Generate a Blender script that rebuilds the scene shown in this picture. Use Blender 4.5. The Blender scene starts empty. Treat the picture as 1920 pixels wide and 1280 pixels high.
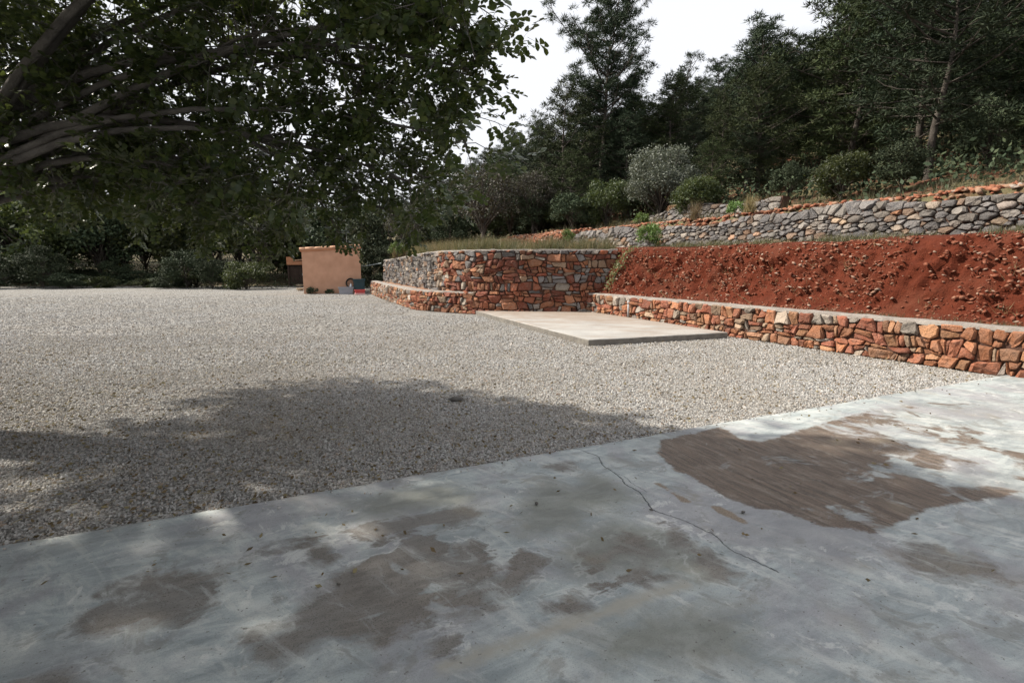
import bpy, math, random
import numpy as np
from mathutils import Vector, Matrix, noise as mnoise

R = math.radians
rnd = random.Random(7)
rng = np.random.default_rng(7)
sc = bpy.context.scene
COL = sc.collection

# ------------------------------------------------------------------ camera, sky, sun, exposure
EYE = 1.55
FPX = 950.0                       # focal length in pixels of the 1920-wide photograph
PITCH = math.atan(145 / FPX)
cam_d = bpy.data.cameras.new('camera')
cam_d.sensor_width = 36.0
cam_d.lens = 36.0 * FPX / 1920.0
cam_d.clip_start = 0.05
cam_d.clip_end = 2000
cam = bpy.data.objects.new('camera', cam_d)
cam.location = (0, 0, EYE)
cam.rotation_euler = (math.pi / 2 - PITCH, 0, 0)
COL.objects.link(cam)
sc.camera = cam

SUN_EL = R(42)
SUN_H = Vector((-0.985, 0.17, 0)).normalized()
TO_SUN = Vector((SUN_H.x * math.cos(SUN_EL), SUN_H.y * math.cos(SUN_EL), math.sin(SUN_EL)))
world = bpy.data.worlds.new('World')
sc.world = world
world.use_nodes = True
wn = world.node_tree
wn.nodes.clear()
w_out = wn.nodes.new('ShaderNodeOutputWorld')
w_bg = wn.nodes.new('ShaderNodeBackground')
w_bg.inputs['Strength'].default_value = 0.10
w_sky = wn.nodes.new('ShaderNodeTexSky')
w_sky.sky_type = 'NISHITA'
w_sky.sun_disc = False
w_sky.sun_elevation = SUN_EL
w_sky.sun_rotation = math.atan2(SUN_H.x, SUN_H.y)
w_sky.air_density = 1.0
w_sky.dust_density = 2.0
w_tc = wn.nodes.new('ShaderNodeTexCoord')
w_map = wn.nodes.new('ShaderNodeMapping')
w_map.inputs['Scale'].default_value = (1.0, 1.0, 2.6)
w_map.inputs['Location'].default_value = (0.35, 0.1, 0.2)
w_no = wn.nodes.new('ShaderNodeTexNoise')
w_no.inputs['Scale'].default_value = 1.9
w_no.inputs['Detail'].default_value = 7
w_no.inputs['Roughness'].default_value = 0.55
w_rp = wn.nodes.new('ShaderNodeValToRGB')
w_rp.color_ramp.elements[0].position = 0.14
w_rp.color_ramp.elements[1].position = 0.38
w_mix = wn.nodes.new('ShaderNodeMix')
w_mix.data_type = 'RGBA'
w_mix.inputs[7].default_value = (5.95, 6.08, 6.4, 1)      # sunlit cloud
wn.links.new(w_tc.outputs['Generated'], w_map.inputs['Vector'])
wn.links.new(w_map.outputs['Vector'], w_no.inputs['Vector'])
wn.links.new(w_no.outputs['Fac'], w_rp.inputs['Fac'])
wn.links.new(w_rp.outputs['Color'], w_mix.inputs[0])
wn.links.new(w_sky.outputs['Color'], w_mix.inputs[6])
wn.links.new(w_mix.outputs[2], w_bg.inputs['Color'])
wn.links.new(w_bg.outputs['Background'], w_out.inputs['Surface'])

sun_d = bpy.data.lights.new('sun', 'SUN')
sun_d.energy = 5.0
sun_d.angle = R(1.2)
sun_d.color = (1.0, 0.93, 0.82)
sun = bpy.data.objects.new('sun', sun_d)
sun.rotation_euler = TO_SUN.to_track_quat('Z', 'Y').to_euler()
sun.location = (-20, 5, 20)
COL.objects.link(sun)

sc.view_settings.view_transform = 'Standard'
sc.view_settings.look = 'None'
sc.view_settings.gamma = 1.0
sc.view_settings.exposure = 0.74
sc.view_settings.use_curve_mapping = False
sc.cycles.max_bounces = 5
sc.cycles.adaptive_threshold = 0.025
sc.cycles.diffuse_bounces = 3
sc.cycles.glossy_bounces = 2
sc.cycles.transmission_bounces = 3

# ------------------------------------------------------------------ helpers
def gp(px, py, z=0.0, Y=None):
    """A point of the place measured in the photograph: where the line of sight meets height z (or distance Y)."""
    a = (px - 960) / FPX
    b = (640 - py) / FPX
    dy = math.cos(PITCH) + b * math.sin(PITCH)
    dz = -math.sin(PITCH) + b * math.cos(PITCH)
    t = (z - EYE) / dz if Y is None else Y / dy
    return Vector((a * t, dy * t, EYE + dz * t))

def link(o, parent=None):
    COL.objects.link(o)
    if parent is not None:
        o.parent = parent
    return o

def tag(o, label=None, cat=None, group=None, kind=None):
    if label: o['label'] = label
    if cat: o['category'] = cat
    if group: o['group'] = group
    if kind: o['kind'] = kind
    return o

def empty(name, loc=(0, 0, 0), rz=0.0):
    e = bpy.data.objects.new(name, None)
    e.empty_display_size = 0.2
    e.location = loc
    e.rotation_euler = (0, 0, rz)
    return link(e)

def mesh_py(name, V, F, mat=None, smooth=False):
    me = bpy.data.meshes.new(name)
    me.from_pydata([tuple(v) for v in V], [], F)
    if mat: me.materials.append(mat)
    if smooth:
        me.polygons.foreach_set('use_smooth', [True] * len(me.polygons))
    me.update()
    return me

def mesh_np(name, V, F, mat=None, smooth=False):
    """V (n,3); F (m,k) with k = 3 or 4."""
    V = np.asarray(V, dtype=np.float32); F = np.asarray(F, dtype=np.int32)
    me = bpy.data.meshes.new(name)
    n, (m, k) = len(V), F.shape
    me.vertices.add(n)
    me.vertices.foreach_set('co', V.ravel())
    me.loops.add(m * k)
    me.loops.foreach_set('vertex_index', F.ravel())
    me.polygons.add(m)
    me.polygons.foreach_set('loop_start', np.arange(0, m * k, k, dtype=np.int32))
    me.polygons.foreach_set('loop_total', np.full(m, k, dtype=np.int32))
    if smooth:
        me.polygons.foreach_set('use_smooth', np.ones(m, dtype=bool))
    if mat: me.materials.append(mat)
    me.update(calc_edges=True)
    me.validate()
    return me

def ob(name, me, parent=None, loc=None):
    o = bpy.data.objects.new(name, me)
    link(o, parent)
    if loc is not None: o.location = loc
    return o

class MB:
    """Collects boxes and tubes for one mesh."""
    def __init__(s): s.V = []; s.F = []
    def add(s, V, F):
        n = len(s.V)
        s.V += [Vector(v) for v in V]
        s.F += [[i + n for i in f] for f in F]
        return s
    def box(s, c, d, rz=0.0, bev=0.0):
        x, y, z = d[0] / 2, d[1] / 2, d[2] / 2
        M = Matrix.Rotation(rz, 4, 'Z')
        if bev <= 0:
            P = [(-x, -y, -z), (x, -y, -z), (x, y, -z), (-x, y, -z), (-x, -y, z), (x, -y, z), (x, y, z), (-x, y, z)]
            s.add([M @ Vector(p) + Vector(c) for p in P],
                  [(3, 2, 1, 0), (4, 5, 6, 7), (0, 1, 5, 4), (1, 2, 6, 5), (2, 3, 7, 6), (3, 0, 4, 7)])
        else:
            b = bev
            P = []
            for zz, i in ((-z, b), (-z + b, 0), (z - b, 0), (z, b)):
                P += [(-x + i, -y + i, zz), (x - i, -y + i, zz), (x - i, y - i, zz), (-x + i, y - i, zz)]
            F = [(3, 2, 1, 0), (12, 13, 14, 15)]
            for k in range(3):
                for j in range(4):
                    F.append((4 * k + j, 4 * k + (j + 1) % 4, 4 * k + 4 + (j + 1) % 4, 4 * k + 4 + j))
            s.add([M @ Vector(p) + Vector(c) for p in P], F)
        return s
    def tube(s, pts, rads, n=6, cap=True):
        pts = [Vector(p) for p in pts]
        if not hasattr(rads, '__len__'): rads = [rads] * len(pts)
        base = len(s.V)
        prev = None
        for i, p in enumerate(pts):
            t = (pts[min(i + 1, len(pts) - 1)] - pts[max(i - 1, 0)]).normalized()
            a = t.orthogonal().normalized() if prev is None else (prev - t * prev.dot(t)).normalized()
            prev = a
            b = t.cross(a)
            for k in range(n):
                th = 2 * math.pi * k / n
                s.V.append(p + (a * math.cos(th) + b * math.sin(th)) * rads[i])
        for i in range(len(pts) - 1):
            for k in range(n):
                s.F.append([base + i * n + k, base + i * n + (k + 1) % n, base + (i + 1) * n + (k + 1) % n, base + (i + 1) * n + k])
        if cap:
            s.F.append([base + k for k in reversed(range(n))])
            s.F.append([base + (len(pts) - 1) * n + k for k in range(n)])
        return s
    def lathe(s, prof, n=20, c=(0, 0, 0), sx=1.0, sy=1.0):
        base = len(s.V)
        for r, z in prof:
            for k in range(n):
                th = 2 * math.pi * k / n
                s.V.append(Vector((c[0] + r * sx * math.cos(th), c[1] + r * sy * math.sin(th), c[2] + z)))
        for i in range(len(prof) - 1):
            for k in range(n):
                s.F.append([base + i * n + k, base + i * n + (k + 1) % n, base + (i + 1) * n + (k + 1) % n, base + (i + 1) * n + k])
        return s
    def build(s, name, mat, parent=None, smooth=False):
        return ob(name, mesh_py(name, s.V, s.F, mat, smooth), parent)

# ---- materials
class Nt:
    def __init__(s, name):
        s.m = bpy.data.materials.new(name)
        s.m.use_nodes = True
        s.t = s.m.node_tree
        s.t.nodes.clear()
        s.out = s.t.nodes.new('ShaderNodeOutputMaterial')
        s.b = s.t.nodes.new('ShaderNodeBsdfPrincipled')
        s.t.links.new(s.b.outputs[0], s.out.inputs['Surface'])
    def n(s, ty, ins=None, **kw):
        nd = s.t.nodes.new('ShaderNode' + ty)
        for k, v in kw.items(): setattr(nd, k, v)
        for k, v in (ins or {}).items():
            if hasattr(v, 'is_output') or isinstance(v, bpy.types.NodeSocket): s.t.links.new(v, nd.inputs[k])
            else: nd.inputs[k].default_value = v
        return nd
    def set(s, k, v, nd=None):
        nd = nd or s.b
        if isinstance(v, bpy.types.NodeSocket): s.t.links.new(v, nd.inputs[k])
        else: nd.inputs[k].default_value = v
    def pos(s): return s.n('NewGeometry').outputs['Position']
    def noise(s, vec, scale, detail=4, rough=0.55, dist=0.0):
        return s.n('TexNoise', {'Vector': vec, 'Scale': scale, 'Detail': detail, 'Roughness': rough, 'Distortion': dist}).outputs['Fac']
    def ramp(s, fac, stops, interp='LINEAR'):
        nd = s.n('ValToRGB', {'Fac': fac})
        cr = nd.color_ramp
        cr.interpolation = interp
        while len(cr.elements) > 1: cr.elements.remove(cr.elements[-1])
        for i, (p, c) in enumerate(stops):
            e = cr.elements[0] if i == 0 else cr.elements.new(p)
            e.position = p
            e.color = (*c, 1) if len(c) == 3 else c
        return nd.outputs['Color']
    def mixc(s, fac, a, b, mode='MIX'):
        nd = s.n('Mix', data_type='RGBA', blend_type=mode)
        s.set(0, fac, nd)
        s.set(6, (*a, 1) if isinstance(a, tuple) and len(a) == 3 else a, nd)
        s.set(7, (*b, 1) if isinstance(b, tuple) and len(b) == 3 else b, nd)
        return nd.outputs[2]
    def math(s, op, a, b=0.0, c=None):
        nd = s.n('Math', operation=op)
        s.set(0, a, nd); s.set(1, b, nd)
        if c is not None: s.set(2, c, nd)
        return nd.outputs[0]
    def mr(s, v, a, b, c=0.0, d=1.0, smooth=False):
        nd = s.n('MapRange', {'Value': v, 'From Min': a, 'From Max': b, 'To Min': c, 'To Max': d})
        if smooth: nd.interpolation_type = 'SMOOTHSTEP'
        return nd.outputs['Result']
    def bump(s, h, strength=0.5, dist=0.01, normal=None):
        ins = {'Height': h, 'Strength': strength, 'Distance': dist}
        if normal is not None: ins['Normal'] = normal
        return s.n('Bump', ins).outputs['Normal']
    def aniso(s, p, ang, kx, ky):
        nd = s.n('Mapping', {'Vector': p, 'Rotation': (0, 0, R(ang)), 'Scale': (1 / kx, 1 / ky, 1.0)})
        nd.vector_type = 'TEXTURE'
        return nd.outputs[0]
    def attr(s, name): return s.n('Attribute', attribute_name=name).outputs['Fac']
    def sep(s, v): return s.n('SeparateXYZ', {0: v}).outputs

def simple(name, c1, c2, scale=8.0, rough=0.85, bump=0.3, bscale=40.0, bdist=0.01, spec=0.3):
    q = Nt(name)
    p = q.pos()
    q.set('Base Color', q.mixc(q.mr(q.noise(p, scale, 5), 0.3, 0.7), c1, c2))
    q.set('Roughness', rough)
    q.set('Specular IOR Level', spec)
    if bump: q.set('Normal', q.bump(q.noise(p, bscale, 5, 0.65), bump, bdist))
    return q.m

def stone_mat(name, stops, lichen=0.2, dust=(0.42, 0.34, 0.27)):
    q = Nt(name)
    p = q.pos()
    rndv = q.math('FRACT', q.math('ADD', q.n('ObjectInfo').outputs['Random'], q.n('NewGeometry').outputs['Random Per Island']))
    base = q.ramp(rndv, stops, 'CONSTANT')
    big = q.noise(p, 9.0, 5, 0.6)
    fine = q.noise(p, 55.0, 5, 0.7)
    c = q.mixc(q.mr(big, 0.35, 0.72, 0.0, 0.55), base, q.mixc(0.5, base, (0.30, 0.25, 0.21)))
    c = q.mixc(q.mr(fine, 0.55, 0.75, 0.0, lichen), c, dust)
    hsv = q.n('HueSaturation', {'Color': c, 'Value': q.mr(q.math('FRACT', q.math('MULTIPLY', rndv, 37.3)), 0, 1, 0.62, 1.25)})
    q.set('Base Color', hsv.outputs[0])
    q.set('Roughness', 0.9)
    q.set('Specular IOR Level', 0.25)
    h = q.math('ADD', q.math('MULTIPLY', q.noise(p, 22.0, 6, 0.65), 1.0), q.math('MULTIPLY', fine, 0.4))
    q.set('Normal', q.bump(h, 1.0, 0.05))
    return q.m

RED_STOPS = [(0.0, (0.289, 0.089, 0.042)), (0.16, (0.231, 0.065, 0.035)), (0.30, (0.322, 0.135, 0.066)), (0.44, (0.179, 0.052, 0.030)),
             (0.55, (0.299, 0.200, 0.131)), (0.64, (0.270, 0.109, 0.055)), (0.84, (0.236, 0.205, 0.180)), (0.89, (0.191, 0.179, 0.173)), (0.95, (0.302, 0.259, 0.209))]
ORANGE_STOPS = [(0.0, (0.360, 0.148, 0.072)), (0.2, (0.311, 0.112, 0.059)), (0.38, (0.382, 0.190, 0.097)), (0.55, (0.276, 0.091, 0.051)),
                (0.74, (0.352, 0.246, 0.166)), (0.84, (0.334, 0.168, 0.095)), (0.92, (0.299, 0.259, 0.219))]
GREY_STOPS = [(0.0, (0.161, 0.152, 0.148)), (0.2, (0.129, 0.123, 0.123)), (0.4, (0.194, 0.176, 0.158)), (0.6, (0.150, 0.141, 0.138)),
              (0.75, (0.215, 0.189, 0.164)), (0.88, (0.182, 0.121, 0.084)), (0.95, (0.237, 0.220, 0.199))]
TAN_STOPS = [(0.0, (0.331, 0.240, 0.164)), (0.2, (0.283, 0.169, 0.108)), (0.4, (0.349, 0.280, 0.219)), (0.6, (0.344, 0.162, 0.086)),
             (0.75, (0.270, 0.224, 0.194)), (0.9, (0.366, 0.320, 0.274))]
M_RED = stone_mat('red_limestone', RED_STOPS)
M_ORANGE = stone_mat('orange_limestone', ORANGE_STOPS)
M_GREY = stone_mat('grey_limestone', GREY_STOPS, dust=(0.45, 0.43, 0.40))
M_TAN = stone_mat('tan_limestone', TAN_STOPS)
M_JOINT = simple('earth_joint', (0.055, 0.028, 0.02), (0.10, 0.052, 0.035), 6, 0.95, 0.8, 30, 0.03)
M_COPING = simple('pale_mortar', (0.204, 0.178, 0.157), (0.306, 0.276, 0.246), 5, 0.92, 0.9, 26, 0.03)
M_SOIL = simple('red_soil', (0.20, 0.085, 0.045), (0.30, 0.17, 0.10), 3, 0.95, 0.9, 18, 0.04)

# ------------------------------------------------------------------ terrain frame
Q0 = Vector((4.97, 10.37))          # foot of the long low wall on the right
QN = Vector((0.887, 0.462))         # uphill, square to that wall
QT = Vector((-0.462, 0.887))        # along the wall, away from the camera
def qr(x, y):
    d = Vector((x, y)) - Q0
    return d.dot(QN), d.dot(QT)
def unq(q, r, z=0.0):
    v = Q0 + QN * q + QT * r
    return Vector((v.x, v.y, z))
def sstep(a, b, x):
    t = min(1, max(0, (x - a) / (b - a)))
    return t * t * (3 - 2 * t)
def fbm(x, y, z=0.0, o=4):
    return mnoise.fractal(Vector((x, y, z)), 1.0, 2.0, o)
def hz(x, y):
    q, r = qr(x, y)
    low = 1.90 + 0.10 * sstep(0.5, 2.5, q)
    low += (-0.4 + 1.1 * sstep(33, 41, y) - low) * sstep(-5.6, -9.0, x) * sstep(24, 27, y)
    lip = sstep(3.0, 3.3, q) if r < 11 else sstep(1.2, 3.6, q)
    hill = 2.88 + 0.10 * (min(max(q, 3.1), 6) - 3.1) + 0.33 * max(0, min(q, 60) - 6)
    z = low + (hill - low) * lip
    z += max(0, y - 44) * 0.10 * sstep(6, 0, q)
    z += 0.07 * fbm(x * 0.6, y * 0.6) + 0.03 * fbm(x * 2.2, y * 2.2, 3)
    if q > 8: z += 0.5 * fbm(x * 0.11, y * 0.11, 5)
    return z

# ------------------------------------------------------------------ ground
def gravel_ground_mat():
    q = Nt('gravel')
    p = q.pos()
    vo = q.n('TexVoronoi', {'Vector': p, 'Scale': 42.0, 'Randomness': 1.0})
    cell = q.n('SeparateColor', {0: vo.outputs['Color']}).outputs[0]
    col = q.ramp(cell, [(0.0, (0.131, 0.123, 0.116)), (0.25, (0.219, 0.213, 0.202)), (0.6, (0.317, 0.307, 0.289)), (0.85, (0.405, 0.403, 0.388)), (1.0, (0.482, 0.480, 0.462))])
    gap = q.mr(vo.outputs['Distance'], 0.45, 0.75, 0.0, 0.8)
    col = q.mixc(gap, col, (0.066, 0.059, 0.052))
    big = q.noise(p, 0.55, 5, 0.6)
    col = q.mixc(q.mr(big, 0.42, 0.68, 0.0, 0.40), col, (0.241, 0.213, 0.179))
    lit = q.noise(p, 3.2, 6, 0.7)
    col = q.mixc(q.mr(lit, 0.60, 0.74, 0.0, 0.6), col, (0.142, 0.117, 0.086))
    wear = q.noise(q.aniso(p, 38, 0.10, 0.55), 1.0, 4, 0.55, 0.8)
    col = q.mixc(q.mr(wear, 0.48, 0.62, 0, 0.45), col, q.mixc(0.5, col, (0.16, 0.145, 0.12)))
    y = q.sep(p)[1]
    far = q.mr(y, 34.0, 42.0)
    col = q.mixc(far, col, q.mixc(q.noise(p, 1.5, 5), (0.09, 0.08, 0.05), (0.20, 0.16, 0.10)))
    q.set('Base Color', col)
    q.set('Roughness', 0.95)
    q.set('Specular IOR Level', 0.2)
    h = q.math('SUBTRACT', 1.0, vo.outputs['Distance'])
    h = q.math('ADD', q.math('MULTIPLY', h, 0.8), q.math('MULTIPLY', q.noise(p, 14, 5, 0.7), 1.2))
    q.set('Normal', q.bump(h, 1.0, 0.022))
    return q.m
M_GRAVEL = gravel_ground_mat()
g = ob('gravel_ground', mesh_py('gravel_ground', [(-600, -200, 0), (600, -200, 0), (600, 900, 0), (-600, 900, 0)], [(0, 1, 2, 3)], M_GRAVEL))
tag(g, 'pale grey gravel yard running up to the stone walls', 'ground', kind='structure')

# ---- forecourt slab in the foreground
def poly_sdf(P, poly):
    """signed distance (inside positive) of points P (n,2) to a polygon"""
    poly = np.asarray(poly, dtype=float)
    n = len(poly)
    d = np.full(len(P), 1e9)
    inside = np.zeros(len(P), dtype=bool)
    for i in range(n):
        a = poly[i]; b = poly[(i + 1) % n]
        e = b - a
        w = P - a
        t = np.clip((w @ e) / max(e @ e, 1e-12), 0, 1)
        d = np.minimum(d, np.hypot(*(w - t[:, None] * e).T))
        c = ((a[1] > P[:, 1]) != (b[1] > P[:, 1]))
        xs = a[0] + (P[:, 1] - a[1]) * (e[0] / (e[1] if abs(e[1]) > 1e-12 else 1e-12))
        inside ^= c & (P[:, 0] < xs)
    return np.where(inside, d, -d)
def line_dist(P, pts):
    pts = np.asarray(pts, dtype=float)
    d = np.full(len(P), 1e9)
    for a, b in zip(pts[:-1], pts[1:]):
        e = b - a; w = P - a
        t = np.clip((w @ e) / max(e @ e, 1e-12), 0, 1)
        d = np.minimum(d, np.hypot(*(w - t[:, None] * e).T))
    return d
def line_signed(P, pts):
    pts = np.asarray(pts, dtype=float)
    d = np.full(len(P), 1e9); sg = np.zeros(len(P)); on = np.zeros(len(P))
    m = len(pts) - 1
    for i, (a, b) in enumerate(zip(pts[:-1], pts[1:])):
        e = b - a; w = P - a
        tr = (w @ e) / max(e @ e, 1e-12)
        t = np.clip(tr, 0, 1)
        dd = np.hypot(*(w - t[:, None] * e).T)
        cr = e[0] * w[:, 1] - e[1] * w[:, 0]
        k = dd < d
        d = np.where(k, dd, d); sg = np.where(k, np.sign(cr), sg)
        o_ = np.ones(len(P))
        if i == 0: o_ = np.where(tr < -0.3, 0.0, o_)
        if i == m - 1: o_ = np.where(tr > 1.0, 0.0, o_)
        on = np.where(k, o_, on)
    return np.clip(d * sg, -0.5, 0.5), on
SLAB_Z = 0.035
def za(pts):   # marks on the left half of the slab (coordinates taken in an enlargement of the photograph)
    return [tuple(gp(500 + x / 2.724, 780 + y / 2.724, SLAB_Z).xy) for x, y in pts]
def zb(pts):
    return [tuple(gp(950 + x / 2.723, 780 + y / 2.723, SLAB_Z).xy) for x, y in pts]
BROWN = [za([(200, 870), (300, 850), (420, 780), (560, 720), (650, 740), (760, 640), (850, 620), (950, 700), (1060, 640), (1160, 690), (1170, 770), (1150, 860), (1040, 900), (1120, 920), (1180, 960), (1100, 990), (960, 1000), (830, 980), (840, 1010), (700, 1060), (560, 1140), (420, 1130), (300, 1150), (200, 1230), (30, 1260), (-120, 1280), (-120, 1100), (30, 1120), (200, 1050), (190, 950)]),
         za([(-60, 720), (30, 690), (60, 650), (130, 630), (200, 640), (280, 610), (300, 620), (240, 650), (160, 690), (60, 700)]),
         za([(370, 600), (400, 560), (440, 570), (520, 560), (600, 560), (640, 610), (560, 660), (480, 640), (430, 600)]),
         za([(620, 600), (640, 550), (720, 520), (860, 500), (1000, 480), (1060, 490), (1050, 530), (960, 560), (880, 550), (800, 545), (740, 580), (680, 605)]),
         za([(200, 680), (300, 660), (340, 720), (300, 750), (220, 740)]),
         za([(830, 1180), (880, 1130), (940, 1150), (930, 1200), (880, 1220)]),
         zb([(210, 250), (280, 230), (350, 235), (350, 270), (280, 275)]),
         zb([(0, 780), (100, 720), (200, 750), (120, 820), (60, 880), (-60, 920)]),
         zb([(360, 740), (480, 660), (640, 600), (740, 640), (780, 690), (680, 720), (560, 740), (500, 790), (440, 810)]),
         zb([(490, 850), (560, 800), (700, 780), (830, 820), (700, 860), (580, 880), (500, 870)]),
         zb([(960, 700), (1020, 680), (1160, 800), (1100, 830), (1000, 780)]),
         zb([(220, 960), (330, 930), (420, 970), (360, 1000), (240, 1000)]),
         zb([(780, 560), (870, 560), (940, 640), (860, 650)])]
LIGHT = [za([(760, 920), (850, 840), (915, 880), (830, 900)]), za([(410, 1060), (520, 1015), (630, 980), (530, 1035)]),
         za([(600, 720), (650, 745), (740, 800), (700, 810), (640, 780)]), za([(820, 980), (840, 930), (900, 890), (860, 960), (1000, 985), (900, 1010)])]
OLIVE = [zb([(140, 350), (200, 320), (330, 350), (420, 280), (560, 330), (640, 380), (700, 440), (560, 470), (420, 480), (400, 560), (330, 580), (200, 600), (60, 640), (20, 600), (60, 520), (40, 470), (100, 400)]),
         zb([(300, 620), (520, 520), (800, 560), (1000, 680), (1150, 800), (1000, 860), (700, 800), (420, 860), (250, 780)]), zb([(300, 1100), (700, 1000), (1250, 960), (1250, 1280), (500, 1280)]),
         za([(400, 430), (640, 380), (900, 330), (1100, 400), (1000, 470), (700, 500), (500, 540)])]
RIBBED = [[tuple(gp(x, y, SLAB_Z).xy) for x, y in ((1238, 826), (1290, 814), (1345, 802), (1366, 806), (1385, 822), (1425, 828), (1500, 806), (1620, 770), (1760, 752), (1980, 740), (2060, 860), (1900, 930), (1760, 950), (1640, 1000), (1530, 985), (1470, 960), (1405, 950), (1345, 925), (1310, 901), (1262, 880), (1232, 850))]]
RAW = [zb([(720, 335), (790, 345), (870, 390), (940, 440), (900, 440), (840, 390), (780, 360)]), zb([(1030, 460), (1080, 455), (1230, 540), (1220, 555), (1100, 505)])]
CRACK = zb([(385, 175), (470, 205), (490, 250), (550, 290), (590, 320), (600, 345), (680, 390), (740, 470), (760, 485), (860, 515), (960, 555), (1000, 580), (1060, 600), (1110, 655), (1160, 690), (1245, 725), (1400, 800)])
CRACK2 = zb([(550, 290), (600, 305), (640, 345), (720, 390)])
RIDGE = zb([(-300, 1270), (0, 1180), (300, 1060), (520, 990), (700, 930), (900, 860)])
def to_poly(c, rx, ry, rot, n=11):
    out = []
    for k in range(n):
        th = 2 * math.pi * k / n
        f = rnd.uniform(0.6, 1.25)
        x, y = rx * f * math.cos(th), ry * f * math.sin(th)
        out.append((c[0] + x * math.cos(rot) - y * math.sin(rot), c[1] + x * math.sin(rot) + y * math.cos(rot)))
    return out
for k in range(26):
    cx, cy = rnd.choice([(rnd.uniform(-5, -1.6), rnd.uniform(0.5, 2.2)), (rnd.uniform(1.9, 6), rnd.uniform(0.8, 4.0)), (rnd.uniform(-4, 5), rnd.uniform(-3, 0.6))])
    if abs(cx) < 0.474 * cy + 0.5 and cy > 1.0: continue
    BROWN.append(to_poly((cx, cy), rnd.uniform(0.15, 0.5), rnd.uniform(0.07, 0.2), rnd.uniform(-0.5, 0.9)))

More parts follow.
